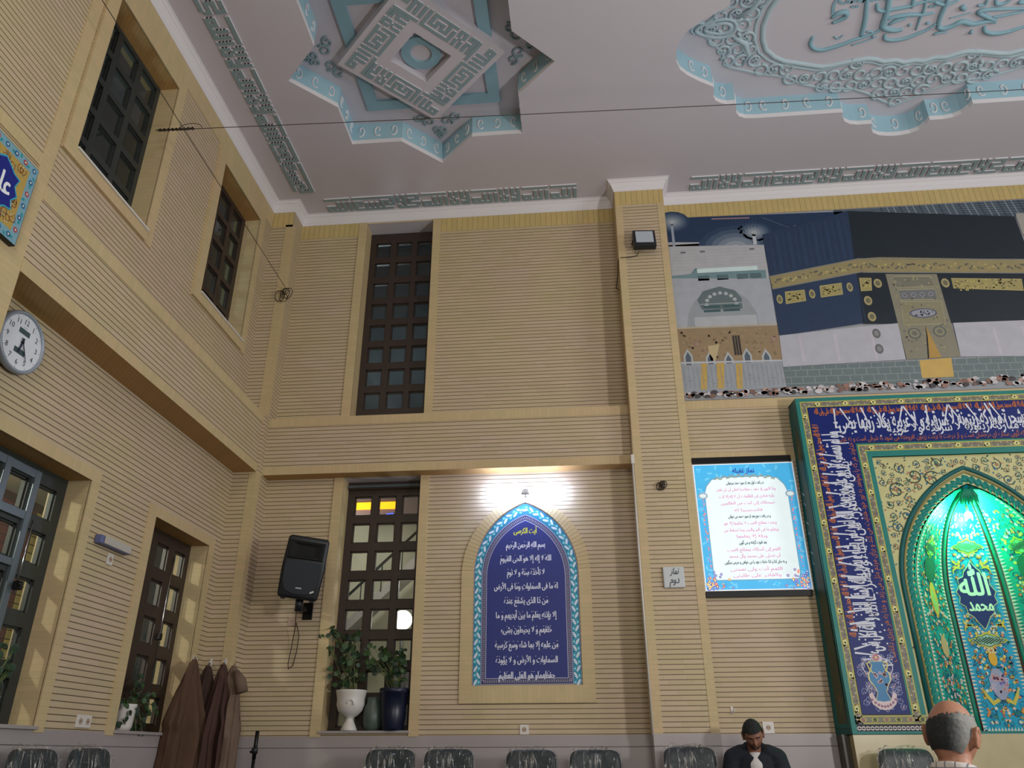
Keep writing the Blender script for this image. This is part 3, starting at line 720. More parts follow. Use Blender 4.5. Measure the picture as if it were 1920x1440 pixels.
# ------------------------------------------------------------------ printed pilgrimage banner on the back wall
t = thing('wall_banner', 'wide printed banner of a black draped cube and crowd, high on the brick wall', 'banner', (0, YB, 0))
BKT = lambda u, v, d: (u, -d, v)                 # like BKB but relative to a thing at the wall face
K = {
 'sky':[(1.196,7.022),(3.364,6.969),(2.325,6.7),(2.319,6.574),(1.198,6.649)],
 'roof':[(3.364,6.969),(3.736,6.971),(5.5,7.036),(5.399,6.356),(5.239,6.367),(5.229,6.756)],
 'bld':[(1.2,6.663),(2.321,6.588),(2.317,6.076),(1.187,6.134)],
 'shade':[(1.188,6.145),(1.203,6.179),(1.418,6.193),(1.482,6.27),(2.289,6.193),(2.284,6.078)],
 'face':[(1.188,6.139),(2.317,6.076),(2.334,5.438),(1.193,5.456)],
 'archo':[(1.314,5.467),(1.343,5.656),(1.424,5.807),(1.571,5.943),(1.754,5.993),(1.922,5.923),(2.038,5.798),(2.112,5.614),(2.111,5.45)],
 'archi':[(1.46,5.831),(1.538,5.945),(1.733,6.0),(1.902,5.937),(1.966,5.828),(1.959,5.687),(1.501,5.699)],
 'brown':[(1.193,5.456),(2.336,5.445),(2.312,4.998),(1.197,5.034)],
 'low':[(1.197,5.039),(2.313,5.005),(2.306,4.674),(1.191,4.63)],
 'kl':[(2.324,6.694),(3.364,6.969),(3.253,5.421),(2.315,5.307)],
 'kr':[(3.364,6.969),(5.229,6.756),(5.239,6.367),(5.252,6.127),(5.038,5.342),(3.634,5.393),(3.251,5.414)],
 'gl':[(2.32,6.097),(3.337,6.275),(3.37,6.099),(2.329,5.925)],
 'gr':[(3.338,6.28),(3.601,6.285),(5.257,6.148),(5.208,5.968),(3.368,6.092)],
 'wl':[(2.316,5.312),(3.245,5.382),(3.625,5.401),(3.613,4.947),(2.301,4.919)],
 'wr':[(4.209,5.374),(5.044,5.366),(4.924,4.925),(4.191,4.954)],
 'door':[(3.619,6.052),(4.179,6.018),(4.191,4.954),(3.623,4.946)],
 'slit':[(3.911,5.353),(3.989,4.952),(3.846,4.947)],
 'p1':[(2.464,5.878),(2.683,5.891),(2.678,5.749),(2.451,5.718)],
 'p2':[(2.863,5.933),(3.11,5.96),(3.097,5.81),(2.851,5.783)],
 'p3':[(4.322,5.949),(5.074,5.893),(5.055,5.746),(4.318,5.82)],
 'p4':[(3.321,6.015),(3.449,6.007),(3.424,5.842),(3.31,5.839)],
 'base':[(2.301,4.919),(4.925,4.93),(4.848,4.647),(2.307,4.684)],
 'plat':[(3.751,4.928),(4.089,4.947),(4.065,4.715),(3.735,4.716)],
 'drops':[(2.389,5.783),(2.761,5.834),(3.192,5.9),(3.51,5.933),(4.246,5.894),(3.36,5.71),(3.362,5.5),(3.368,5.284),(3.361,5.09)],
 'dd':[(3.92,5.514),(3.772,5.263),(4.042,5.273)],
 'dr1':[(3.719,6.012),(4.109,5.988),(4.121,5.853),(3.699,5.862)],
 'dr2':[(3.713,5.83),(4.113,5.82),(4.114,5.684),(3.718,5.697)],
 'dr3':[(3.712,5.672),(4.15,5.657),(4.125,5.367),(3.683,5.378)],
 'cols':[(1.418,5.004),(1.485,5.001),(1.447,4.682),(1.384,4.685),(1.588,5.008),(1.672,5.004),(1.635,4.686),(1.562,4.689),(1.797,4.986),(1.866,4.983),(1.835,4.677),(1.769,4.68)],
 'arcs':[(1.284,5.157),(1.526,5.121),(1.726,5.099),(1.932,5.137),(2.14,5.115)],
 'blackb':[(1.808,5.341),(1.837,5.228),(1.867,5.092)],
 'vase':[(1.515,5.219),(1.646,5.237),(1.611,5.116),(1.58,5.033),(1.527,5.035)],
 'glow':[(1.988,6.638),(1.272,6.958),(2.228,6.735)],
}
F = Flat(lambda u, v, d: (u, -.012-d, v), M['print'])
X1 = 6.6
F.rect(1.200, 4.565, X1, 7.005, (150, 152, 158), 1)
F.mb.box((1.198, -.012, 4.56), (X1+.002, -.002, 7.008), M['print'], col=lin((120, 120, 124)))
P = lambda k, c, l: F.poly(K[k], c, l)
P('sky', (26, 50, 84), 2); F.rect(3.2, 6.75, X1, 7.0, (66, 78, 90), 2)
F.rect(1.2, 6.4, 2.32, 6.62, (170, 172, 180), 3); P('bld', (176, 176, 182), 3)
for x, y in K['glow']:
    for q in range(6, 0, -1):
        r = .035*q if x < 1.5 or x > 2.1 else .075*q
        a = 1-q/6.5; F.disc(x, y-.12*(1 if 1.5 < x < 2.1 else 0), r, tuple(int(26+(196-26)*a+(0, 12, 24)[i]*a) if i == 0 else int((50, 50, 84)[i]+(200-(50, 50, 84)[i])*a) for i in range(3)), 4+(6-q)*.5, 16, ry=r*.75)
F.rect(1.25, 6.55, 1.28, 6.92, (150, 160, 176), 6); F.rect(2.2, 6.56, 2.24, 6.72, (190, 194, 200), 6)
F.poly([(1.2, 6.1), (1.2, 6.6), (2.318, 6.55), (2.317, 6.08)], (178, 179, 184), 7)
for i in range(7): F.rect(1.21, 6.25+.045*i, 2.31, 6.253+.045*i, (160, 162, 168), 8)
for x in (1.33, 1.56, 2.14): F.rect(x, 6.49, x+.06, 6.51, (90, 96, 104), 8)
for i in range(9): F.rect(1.95+.04*i, 6.98, 1.955+.04*i, 6.75, (60, 74, 100), 5)
F.stroke([(1.75, 6.97), (2.2, 6.955)], .02, (150, 120, 130), 6); F.stroke([(2.35, 6.95), (2.75, 6.72), (3.0, 6.86)], .008, (90, 100, 120), 6)
F.disc(2.72, 6.78, .03, (150, 140, 170), 6)
P('shade', (112, 140, 146), 8); F.rect(1.5, 6.20, 2.2, 6.26, (205, 225, 226), 9)
for x in (1.5, 1.72, 1.95, 2.1): F.rect(x, 6.09, x+.13, 6.16, (84, 108, 114), 9)
P('face', (168, 172, 182), 9); P('archo', (150, 156, 162), 10); P('archi', (98, 112, 116), 11)
for k in range(9):
    a = PI*k/8; F.disc(1.73+.17*math.cos(a), 5.76+.15*math.sin(a), .024, (176, 184, 186), 12, 7)
for x in (1.52, 1.74): F.rect(x, 5.715, x+.19, 5.745, (60, 90, 96), 13); F.rect(x, 5.66, x+.19, 5.69, (60, 90, 96), 13)
F.rect(1.48, 5.76, 1.98, 5.775, (150, 158, 160), 13); F.rect(1.4, 5.47, 2.1, 5.6, (176, 180, 186), 12)
P('brown', (150, 128, 98), 13)
for i in range(30): F.poly([(1.2+.038*i, 5.455), (1.219+.038*i, 5.49), (1.238+.038*i, 5.455)], (190, 176, 150), 14)
for i in range(90):
    F.rect(1.2+R.random()*1.08, 5.06+R.random()*.36, 1.2+R.random()*1.08, 5.06+R.random()*.36, (146, 124, 96), 13.3) if False else F.disc(1.22+R.random()*1.06, 5.06+R.random()*.36, .018, R.choice([(140, 118, 88), (158, 138, 106), (132, 112, 86)]), 14, 5)
F.disc(1.4, 5.25, .035, (150, 112, 116), 15, 12); F.disc(1.4, 5.25, .024, (156, 134, 104), 16, 12); F.disc(2.25, 5.27, .035, (150, 112, 116), 15, 12); F.disc(2.25, 5.27, .024, (156, 134, 104), 16, 12)
P('low', (152, 158, 166), 14); F.poly(K['vase'], (190, 172, 132), 16)
for i in range(0, 12, 4): F.poly(K['cols'][i:i+4], (192, 160, 84), 16)
for x, y in K['arcs']:
    F.poly([(x-.05, 4.99), (x-.05, y-.05), (x, y+.04), (x+.05, y-.05), (x+.05, 4.99)], (176, 182, 186), 15); F.poly([(x-.03, 4.99), (x-.03, y-.06), (x, y), (x+.03, y-.06), (x+.03, 4.99)], (84, 96, 108), 16)
F.stroke([(1.2, 5.02), (2.31, 5.0)], .02, (186, 188, 194), 17)
for x, y in K['blackb']: F.rect(x-.01, 5.09, x+.012, 5.34, (50, 44, 44), 17)
for i in range(22): F.rect(1.22+.05*i, 4.75+.04*(i % 3), 1.245+.05*i, 4.755+.04*(i % 3), (120, 126, 136), 17); F.rect(1.22+.05*i, 4.7, 1.225+.05*i, 4.97, (138, 144, 152), 16.5)
P('kl', (34, 54, 84), 18); P('kr', (18, 32, 44), 18)
for i in range(26):
    u = 2.36+.037*i; F.stroke([(u, 5.36+.003*i), (u+.005, 5.9+.007*i)], .004+.004*(i % 3), (37, 58, 90), 19); F.stroke([(u, 6.15+.006*i), (u+.01, 6.66+.009*i)], .006+.01*(i % 4), (38, 60, 92) if i % 2 else (33, 52, 81), 19)
for k in ('gl', 'gr'):
    P(k, (150, 138, 98), 20)
    q = K[k]; n = 46 if k == 'gl' else 90
    a0, a1, b0, b1 = (q[0], q[1], q[3], q[2]) if k == 'gl' else ((3.338, 6.28), (5.257, 6.148), (3.368, 6.092), (5.208, 5.968))
    for i in range(n):
        tt = (i+.5)/n; x = a0[0]+(a1[0]-a0[0])*tt; y = (a0[1]+(a1[1]-a0[1])*tt+b0[1]+(b1[1]-b0[1])*tt)/2+R.uniform(-.035, .035)
        F.disc(x, y, .02, R.choice([(186, 172, 112), (110, 104, 84), (168, 152, 100), (96, 98, 92)]), 21, 5, ry=.012, rot=R.random()*3)
    F.stroke([a0, a1], .014, (128, 128, 122), 21); F.stroke([b0, b1], .014, (128, 128, 122), 21)
P('wl', (178, 178, 188), 20); P('wr', (178, 178, 188), 20)
for x in (2.52, 2.9, 3.3, 4.6, 4.9): F.rect(x, 4.97, x+.03, 5.3, (190, 184, 196), 20.5)
P('base', (104, 118, 120), 20); F.rect(4.9, 4.65, X1, 4.93, (104, 118, 120), 20)
for r_ in range(3):
    F.stroke([(2.3, 4.71+.08*r_), (X1, 4.68+.083*r_)], .006, (150, 160, 158), 21)
    for i in range(34): F.rect(2.36+.125*i+.06*(r_ % 2), 4.70+.083*r_, 2.366+.125*i+.06*(r_ % 2), 4.78+.083*r_, (150, 160, 158), 21)
P('door', (134, 130, 112), 21)
for k, c in (('dr1', (120, 118, 104)), ('dr2', (112, 114, 116)), ('dr3', (138, 132, 106))): F.poly(K[k], c, 22); F.stroke(K[k], .008, (176, 170, 130), 23, closed=True)
for i in range(90):
    v = 4.99+R.random()*1.0; u = 3.66+R.random()*.5; F.disc(u, v, .013, R.choice([(160, 152, 112), (104, 104, 98), (148, 140, 120)]), 23.5, 5)
for k in range(4): F.disc(3.77+.095*k, 5.755, .03, (142, 142, 148), 24, 10); F.disc(3.77+.095*k, 5.755, .018, (104, 104, 116), 25, 8)
x, y = K['dd'][0]; F.disc(x, y, .15, (90, 94, 112), 24, 18, ry=.062); F.disc(x, y, .13, (150, 152, 162), 25, 18, ry=.048)
for i in range(26): F.disc(x+R.uniform(-.1, .1), y+R.uniform(-.03, .03), .01, (104, 106, 124), 26, 5)
for x, y in K['dd'][1:]: F.disc(x, y, .07, (94, 98, 96), 24, 14); F.disc(x, y, .055, (140, 136, 112), 25, 14); F.disc(x, y, .03, (110, 108, 98), 26, 10)
F.poly(K['slit'], (176, 140, 72), 27); F.poly([(3.911, 5.353), (3.9, 5.2), (3.86, 4.95), (3.846, 4.947)], (30, 32, 34), 28)
for k in ('p1', 'p2', 'p3', 'p4'):
    F.poly(K[k], (160, 148, 96), 21); q = K[k]; xs = [p[0] for p in q]; ys = [p[1] for p in q]
    F.stroke(q, .008, (190, 178, 120), 22, closed=True)
    for i in range(int((max(xs)-min(xs))*120)): F.disc(R.uniform(min(xs)+.03, max(xs)-.03), R.uniform(min(ys)+.04, max(ys)-.04), .012, R.choice([(186, 172, 104), (118, 112, 80)]), 23, 5)
for i, (x, y) in enumerate(K['drops']):
    r = .045 if i > 2 else .035
    F.disc(x, y, r, (168, 156, 110) if i < 7 else (100, 104, 104), 21, 12, ry=.062); F.disc(x, y, r*.6, (110, 106, 84) if i < 7 else (134, 134, 136), 22, 10, ry=.036)
F.poly(K['plat'], (200, 166, 92), 22)
for i in range(330):
    x = 1.2+R.random()*(X1-1.25); f_ = (x-1.2)/3.6; y = 4.59+R.random()*(.05+.05*min(1, f_))+.02*min(1, f_); r = R.uniform(.018, .042)
    F.disc(x, y, r, R.choice([(196, 190, 194), (206, 202, 206), (176, 160, 156), (128, 96, 84), (66, 62, 68), (150, 112, 100), (184, 150, 138), (190, 186, 190)]), 28-int((y-4.59)*60), 7, ry=r*.7)
for i in range(6):
    F.stroke([(3.3+.01*i, 6.985-.02*i), (X1, 7.0-.045*i)], .007, (112, 124, 136), 3)
for i in range(40): F.stroke([(3.75+.075*i, 7.0), (3.80+.075*i, 6.76)], .012, (134, 148, 156) if i % 3 else (50, 62, 74), 4)
F.poly([(5.24, 6.76), (5.3, 6.0), (5.1, 5.3), (5.1, 4.9), (X1, 4.9), (X1, 6.9)], (120, 126, 132), 12)
for (a, b) in ((5.2, 5.9), (5.9, 6.6)):
    for v in (5.0, 5.5, 6.0, 6.5): F.rect(a+.05, v, b-.05, v+.3, (160, 156, 150), 13)
F.build('print', t)

# ------------------------------------------------------------------ arch-shaped verse banner
t = thing('arch_banner', 'dark blue pointed-arch banner with white verses and turquoise border inside the brick arch', 'banner', (AX, YB, 0))
F = Flat(lambda u, v, d: (u, -.004-d, v), M['print'], .0005)
TQ, TQ2, NV = (64, 168, 190), (28, 128, 160), (36, 48, 122)
zo = 1.66
F.poly(arch_poly(0, .527, zo+.005, ZS, 3.458, 18), (150, 150, 190), 1)
F.poly(arch_poly(0, .522, zo+.008, ZS, 3.452, 18), TQ2, 2)
F.poly(arch_poly(0, .448, zo+.008, ZS-.02, 3.335, 18), (160, 156, 190), 4)
F.poly(arch_poly(0, .440, zo+.012, ZS-.02, 3.325, 18), (40, 40, 90), 5)
F.poly(arch_poly(0, .402, zo+.058, ZS-.03, 3.275, 18), (186, 186, 214), 7)
F.poly(arch_poly(0, .396, zo+.064, ZS-.03, 3.267, 18), NV, 8)
def archpath(w, z0, zs, za, n=18): q = arch_poly(0, w, z0, zs, za, n); return q
def along(path, step):
    out = []; carry = 0
    for a, b in zip(path, path[1:]):
        a = Vector(a); b = Vector(b); L = (b-a).length
        while carry < L: p = a+(b-a)*(carry/L); out.append((p.x, p.y, math.atan2((b-a).y, (b-a).x))); carry += step
        carry -= L
    return out
bp = along(archpath(.485, zo+.02, ZS, 3.395), .062)
for i, (x, y, a) in enumerate(bp):
    s1 = 1 if i % 2 else -1; n_ = (math.cos(a+PI/2), math.sin(a+PI/2))
    F.disc(x+n_[0]*.012*s1, y+n_[1]*.012*s1, .036, (206, 222, 236), 3, 8, ry=.013, rot=a+.5*s1)
    F.stroke([(x-n_[0]*.03*s1, y-n_[1]*.03*s1), (x+math.cos(a)*.03, y+math.sin(a)*.03), (x+n_[0]*.03*s1+math.cos(a)*.06, y+n_[1]*.03*s1+math.sin(a)*.06)], .012, TQ, 3.5)
    F.disc(x-n_[0]*.02*s1, y-n_[1]*.02*s1, .011, (140, 214, 226), 4, 6)
for wd, z0_, za_ in ((.421, zo+.035, 3.30),):
    q = archpath(wd, z0_, ZS-.025, za_)+[(wd, z0_)]
    for i, (x, y, a) in enumerate(along(q, .0175)):
        for s1 in (-1, 1):
            n_ = a+PI/2*s1; F.stroke([(x, y), (x+.009*math.cos(a)+.014*math.cos(n_), y+.009*math.sin(a)+.014*math.sin(n_))], .0045, (190, 186, 206), 6)
F.poly([(-.1, ZS+.2)]*3, NV, 8)
AY = ['آيت الکرسی', 'بسمِ اللهِ الرَّحمنِ الرَّحيم', 'اللهُ لا إلٰهَ إلا هُو الحَیُّ القَيُّومُ'.replace('ٰ', ''), 'لا تَأخُذُهُ سِنَةٌ و لا نَومٌ', 'لَهُ ما فِی السَّماواتِ وَمَا فی الأرضِ', 'مَن ذَا الَّذِی يَشفَعُ عِندَهُ', 'إلا بِإذنِهِ يَعلَمُ ما بَينَ أيدِيهِم وَ ما', 'خَلفَهُم وَ لا يُحيطُونَ بِشَیءٍ', 'مِّن عِلمِهِ إلا بِما شَاءَ وَسِعَ كُرسِيُّهُ', 'السَّماواتِ وَ الأرضَ وَ لا يَؤُودُهُ', 'حِفظُهُماوَ هُوَ العَلِیُّ العَظِيمُ']
WID = [.24, .40, .52, .38, .64, .44, .60, .50, .62, .60, .54]
for i, (tx, wd) in enumerate(zip(AY, WID)):
    F.text(tx, 0, 3.145-.1405*i+(.006 if i == 0 else 0), .082, (214, 214, 60) if i == 0 else (222, 224, 240), 9, bold=.022, w=wd, sy=1.0)
F.build('print', t)

# ------------------------------------------------------------------ illuminated prayer notice
t = thing('notice_board', 'illuminated white prayer notice with blue flowered border beside the tiled niche', 'notice board', (1.715, YB, 0))
mb = MB(); mb.box((-.515, -.045, 2.44), (.50, -.001, 2.50), M['blackm'], .004); mb.box((-.515, -.045, 3.815), (.50, -.001, 3.885), M['blackm'], .004); mb.box((-.522, -.03, 2.49), (.522, -.001, 3.83), M['wplast']); mb.build('case', t)
F = Flat(lambda u, v, d: (u, -.031-d, v), M['backlit'], .0006)
F.rect(-.513, 2.505, .513, 3.812, (238, 244, 250), 1); F.rect(-.503, 2.515, .503, 3.802, (70, 184, 240), 2)
for i in range(70):
    a = R.random(); x, y = R.choice([(-.47+R.random()*.94, 3.79-R.random()*.16), (-.47+R.random()*.94, 2.53+R.random()*.08), (-.49+R.random()*.06, 2.55+R.random()*1.2), (.49-R.random()*.06, 2.55+R.random()*1.2)])
    F.disc(x, y, .03, (110, 205, 246), 2.5, 7, ry=.012, rot=a*3)
F.poly([(-.405, 2.60), (.405, 2.60), (.425, 2.66), (.425, 3.50), (.40, 3.58), (.34, 3.65), (.22, 3.67), (-.22, 3.67), (-.34, 3.65), (-.40, 3.58), (-.425, 3.50), (-.425, 2.66)], (110, 170, 200), 3)
F.poly([(-.395, 2.61), (.395, 2.61), (.415, 2.67), (.415, 3.50), (.39, 3.57), (.33, 3.64), (.22, 3.66), (-.22, 3.66), (-.33, 3.64), (-.39, 3.57), (-.415, 3.50), (-.415, 2.67)], (236, 252, 255), 4)
for sg in (-1, 1):
    for i in range(26): F.flower(sg*(.455-R.random()*.02), 2.72+i*.028 + .02*R.random(), .011, R.choice([(150, 120, 200), (236, 120, 150), (120, 150, 220)]), (250, 230, 120), 5, 5)
    F.disc(sg*.44, 3.47, .05, (150, 170, 190), 6, 12, ry=.035); F.disc(sg*.44, 3.47, .035, (222, 240, 244), 7, 12, ry=.022)
    for i in range(60):
        u = sg*(.49-abs(R.gauss(0, .09))); v = 2.52+abs(R.gauss(0, .07))
        if abs(u) < .5: F.flower(u, v, R.uniform(.010, .018), R.choice([(130, 120, 210), (240, 130, 110), (90, 110, 200), (240, 180, 120), (110, 170, 230)]), (250, 240, 160), 7, 5)
for i in range(34): F.disc(-.30+.6*i/33, 3.675+.012*math.sin(i*1.5)-.0009*(i-16.5)**2*.12, .015, (150, 160, 150), 6, 7, ry=.008, rot=i)
LN = [(3.735, 'نماز غفيله', .22, (40, 50, 160), .075), (3.605, 'در رکعت اول بعد از سوره حمد ميخوانی', .38, (30, 60, 80), .045), (3.535, 'وَذَا النُّونِ إذ ذَّهَبَ مُغاضِباً فَظَنَّ أن لَن نَّقدِرَ', .60, 0, .045), (3.46, 'عَلَيهِ فَنادى فِی الظُّلُماتِ أن لا إلهَ إلا أنتَ', .56, 0, .045), (3.39, 'سُبحانَكَ إنّی کُنتُ مِنَ الظّالِمين', .54, 0, .045), (3.315, 'فَاستَجَبنا لَهُ', .28, 0, .045),
      (3.25, 'و در رکعت دوم بعد از سوره حمد می خوانی', .42, (30, 60, 80), .045), (3.18, 'وَعِندَهُ مَفاتِحُ الغَيبِ لا يَعلَمُها إلا هُوَ', .52, 0, .045), (3.11, 'وَيَعلَمُ ما فِی البَرِّ وَالبَحرِ وَما تَسقُطُ مِن', .54, 0, .045), (3.045, 'وَرَقَةٍ إلا يَعلَمُها', .30, 0, .045), (2.98, 'بعد قنوت گرفته و می گویی', .27, (30, 60, 80), .045),
      (2.91, 'اللّهُمَّ إنّی أسئَلُكَ بِمَفاتِحِ الغَيبِ', .52, 0, .045), (2.845, 'أن تُصَلِّیَ عَلی مُحَمَّدٍ وآلِ محمد', .5, 0, .045), (2.785, 'و به جای کذا و کذا حاجات خود را می خواهی و سپس ميگويی', .60, (30, 60, 80), .045), (2.715, 'اللّهُمَّ أنتَ وَلِیُّ نِعمَتی', .5, 0, .045), (2.655, 'وَالقادِرُ عَلی طَلِبَتی', .46, 0, .045)]
for y, tx, wd, c, h in LN: F.text(tx, 0, y-.01, h, c or (216, 150, 190), 8, bold=.016, w=wd)
F.build('print', t)

# ------------------------------------------------------------------ twin tube lamp above the arch
t = thing('wall_lamp', 'twin glowing white tubes on a small bracket just above the brick arch', 'lamp', (AX+.01, YB, 3.555))
for sg in (-1, 1):
    mb = MB(); mb.tube([(sg*.05, -.11, .0), (sg*.40, -.11, .004)], .030, M['tube'], 14); mb.build('tube', t)
mb = MB(); mb.box((-.045, -.13, -.03), (.045, -.085, .02), M['wplast'], .008); mb.tube([(0, -.1, -.01), (0, -.05, -.03), (0, -.0, -.03)], .012, M['wplast'], 8); mb.lathe([(.0, -.012), (.03, -.012), (.03, 0), (.0, 0)], (0, 0, -.03), M['wplast'], 16, axis='Y'); mb.build('bracket', t)

# ------------------------------------------------------------------ loudspeaker
t = thing('loudspeaker', 'black plastic loudspeaker on a tilted wall bracket left of the lower back window', 'loudspeaker', (-2.745, 7.62, 2.74))
t.rotation_euler = (math.radians(10), math.radians(7), math.radians(14))
mb = MB(); bm = bmesh.new()
pr = [(-.20, -.30), (-.215, .0), (-.205, .30), (.205, .30), (.215, 0), (.20, -.30)]
vb = [bm.verts.new((x*(1 if y < 0 else .72), y, z)) for y in (-.15, .12) for x, z in pr]
for i in range(6): bm.faces.new((vb[i], vb[(i+1) % 6], vb[6+(i+1) % 6], vb[6+i]))
bm.faces.new(vb[:6][::-1]); bm.faces.new(vb[6:]); bmesh.ops.recalc_face_normals(bm, faces=bm.faces[:])
bmesh.ops.bevel(bm, geom=bm.edges[:], offset=.035, segments=4, affect='EDGES', profile=.5)
mb.frombm(bm, M['black']); mb.build('cabinet', t)
mb = MB()                                        # horn: shallow rectangular inset, the shade of a deep throat painted near-black
HB_ = plain('horn_shade_paint', (7, 9, 12), .8)
def ringr(w, h, y, zc): return [(-w, y, zc-h), (w, y, zc-h), (w, y, zc+h), (-w, y, zc+h)]
rs = [ringr(.172, .088, -.150, .165), ringr(.160, .080, -.172, .165), ringr(.140, .068, -.170, .165), ringr(.085, .045, -.1535, .165)]
for a, b_ in zip(rs, rs[1:]): mb.mesh(a+b_, [(i, (i+1) % 4, 4+(i+1) % 4, 4+i) for i in range(4)], M['black'] if a is rs[0] else HB_)
mb.face(rs[-1], HB_); mb.build('horn', t)
mb = MB(); q = [(-.165, .06), (-.175, -.02), (-.165, -.15), (-.13, -.225), (-.06, -.25), (.06, -.25), (.13, -.225), (.165, -.15), (.175, -.02), (.165, .06)]
mb.prism(q, lambda u, v, d: (u, -.150-d, v), .012, 0, M['grille']); gr_ = mb.build('grille', t)
mb = MB(); mb.tube([(.165*math.cos(a), -.155-.004*0, -.07+.165*math.sin(a)) for a in [PI+PI*i/16 for i in range(17)]], .006, M['black'], 6); mb.build('grille_rim', t)
F = Flat(lambda u, v, d: (u, -.163-d, v), M['print']); F.rect(-.035, -.205, .035, -.188, (16, 18, 22), 1); [F.rect(-.030+.0085*k, -.202, -.0245+.0085*k, -.191+.003*(k % 2), (214, 216, 220), 2) for k in range(7)]; F.build('badge', gr_)
F = Flat(lambda u, v, d: (u, -.163-d, v), M['print']); F.poly([(.115, -.235), (.15, -.215), (.145, -.20), (.11, -.22)], (214, 214, 214), 1); F.build('sticker', gr_)
mb = MB(); mb.box((-.16, -.12, -.315), (-.12, -.05, -.29), M['black'], .005); mb.build('foot', t); mb = MB(); mb.box((.12, -.12, -.315), (.16, -.05, -.29), M['black'], .005); mb.build('foot', t)
t2 = thing('speaker_bracket', 'black steel wall bracket holding the loudspeaker', 'bracket', (-2.80, YB, 2.40))
mb = MB(); mb.tube([(.03, -.36, .06), (.02, -.34, -.07)], .038, M['black'], 12); mb.tube([(.02, -.35, -.01), (0, -.12, -.02), (0, -.005, -.02)], .022, M['blackm'], 10); mb.build('arm', t2)
mb = MB(); mb.box((-.05, -.012, -.10), (.05, 0, .07), M['blackm'], .003); mb.build('wall_plate', t2)
mb = MB(); mb.tube([(-2.80, 7.66, 2.36), (-2.82, 7.72, 2.30), (-2.88, 7.90, 2.22), (-2.92, 7.97, 2.05), (-2.94, 7.975, 1.88), (-2.93, 7.975, 1.83), (-2.89, 7.975, 1.86), (-2.865, 7.975, 2.0), (-2.86, 7.975, 2.15), (-2.90, 7.975, 2.27)], .0045, M['wire'], 6)
tag(mb.build('speaker_cable'), 'thin dark cable looping down from the loudspeaker to the socket beneath it', 'cable')

# ------------------------------------------------------------------ clock
t = thing('wall_clock', 'round white wall clock with grey rim and two small dark display windows', 'clock', (-3.66, 4.255, 3.525))
mb = MB(); n = 48
rot = lambda u, v, d: (d, u, v)
mb.lathe([(.0, .0), (.205, .0), (.215, .02), (.212, .045), (.200, .055), (.190, .045), (.187, .036)], (0, 0, 0), plain('clock_rim', (150, 158, 172), .4, metal=.2), n, axis='X'); mb.build('case', t)
F = Flat(lambda u, v, d: (.036+d, u, v), M['print'])
F.disc(0, 0, .189, (222, 226, 236), 1, 40)
for k in range(12):
    a = PI/2-2*PI*(k+1)/12; F.text(str(k+1), .142*math.cos(a), .142*math.sin(a)-.004, .052, (40, 46, 56), 3, .0, arabic=False)
    F.stroke([(.172*math.cos(a), .172*math.sin(a)), (.182*math.cos(a), .182*math.sin(a))], .003, (60, 70, 80), 3)
F.rect(-.02, .104, .02, .107, (150, 156, 164), 3)
dial = F.build('dial', t)
F = Flat(lambda u, v, d: (.036+d, u, v), M['glaze'])
F.rect(-.052, .055, .052, .092, (70, 88, 92), 3); F.build('display', dial)
F = Flat(lambda u, v, d: (.036+d, u, v), M['glaze'])
F.rect(-.052, -.085, .052, -.048, (70, 88, 92), 3); F.build('display', dial)
mb = MB()
def hand(nm, ang, L, w_, d):
    ca, sa = math.cos(ang), math.sin(ang); m_ = MB()
    q = [(-.03, -w_), (L*.6, -w_), (L, -w_*.3), (L, w_*.3), (L*.6, w_), (-.03, w_)]
    m_.prism([(x*ca-y*sa, x*sa+y*ca) for x, y in q], lambda u, v, dd: (.040+dd, u, v), d, d+.002, plain('clock_hand', (34, 34, 70), .4)); m_.build(nm, t)
hand('hour_hand', math.radians(90-6.42*30), .085, .006, .004); hand('minute_hand', math.radians(90-25*6), .135, .004, .007)
mb.lathe([(0, .012), (.01, .010), (.011, 0)], (.040, 0, 0), M['blackm'], 16, axis='X'); mb.build('hub', [c_ for c_ in t.children if c_.name.startswith('minute_hand')][0])

# ------------------------------------------------------------------ small things on the walls
t = thing('emergency_lamp', 'slim grey louvred strip lamp on the brick wall between the left windows', 'lamp', (-3.675, 5.79, 2.55))
mb = MB(); mb.box((0, -.215, -.032), (.05, .215, .032), plain('lamp_casing', (96, 104, 150), .4), .006); mb.build('housing', t)
mb = MB(); mb.box((.045, -.17, -.028), (.056, .213, .030), M['chrome'], .003); mb.build('reflector', t)
mb = MB()
for i in range(24): mb.box((.055, -.165+.0155*i, -.026), (.063, -.160+.0155*i, .028), M['wplast'])
mb.build('louvre', t)
def socket(fn, u, v, w_, h_, label, mat=None, kind='socket'):
    o = thing('wall_socket', label, 'socket', fn(u, v, 0))
    o0 = Vector(fn(0, 0, 0)); ff = lambda a, b, d: tuple(Vector(fn(a, b, d))-o0)
    m_ = MB(); m_.box(ff(-w_/2, -h_/2, 0), ff(w_/2, h_/2, .012), mat or M['wplast'], .003); pl_ = m_.build('plate', o)
    n_ = 1 if w_ < .12 else 2
    for k in range(n_):
        m_ = MB()
        uc = 0 if n_ == 1 else (-.045+.09*k)
        m_.prism([(uc+.022*math.cos(2*PI*i/20), .022*math.sin(2*PI*i/20)) for i in range(20)], ff, .0125, .0135, M['iv'])
        for s1 in (-1, 1): m_.prism([(uc+s1*.009+.004*math.cos(2*PI*i/8), .004*math.sin(2*PI*i/8)) for i in range(8)], ff, .0135, .014, M['blackm'])
        m_.build('outlet', pl_)
    return o
socket(BKL, 5.823, 2.445, .075, .085, 'white wall socket just below the strip lamp on the left wall')
socket(BKL, 5.93, 1.285, .18, .085, 'wide double white socket low on the left wall, above the wainscot')
socket(BKB, -2.95, 2.285, .085, .085, 'yellowed socket under the loudspeaker', M['iv'])
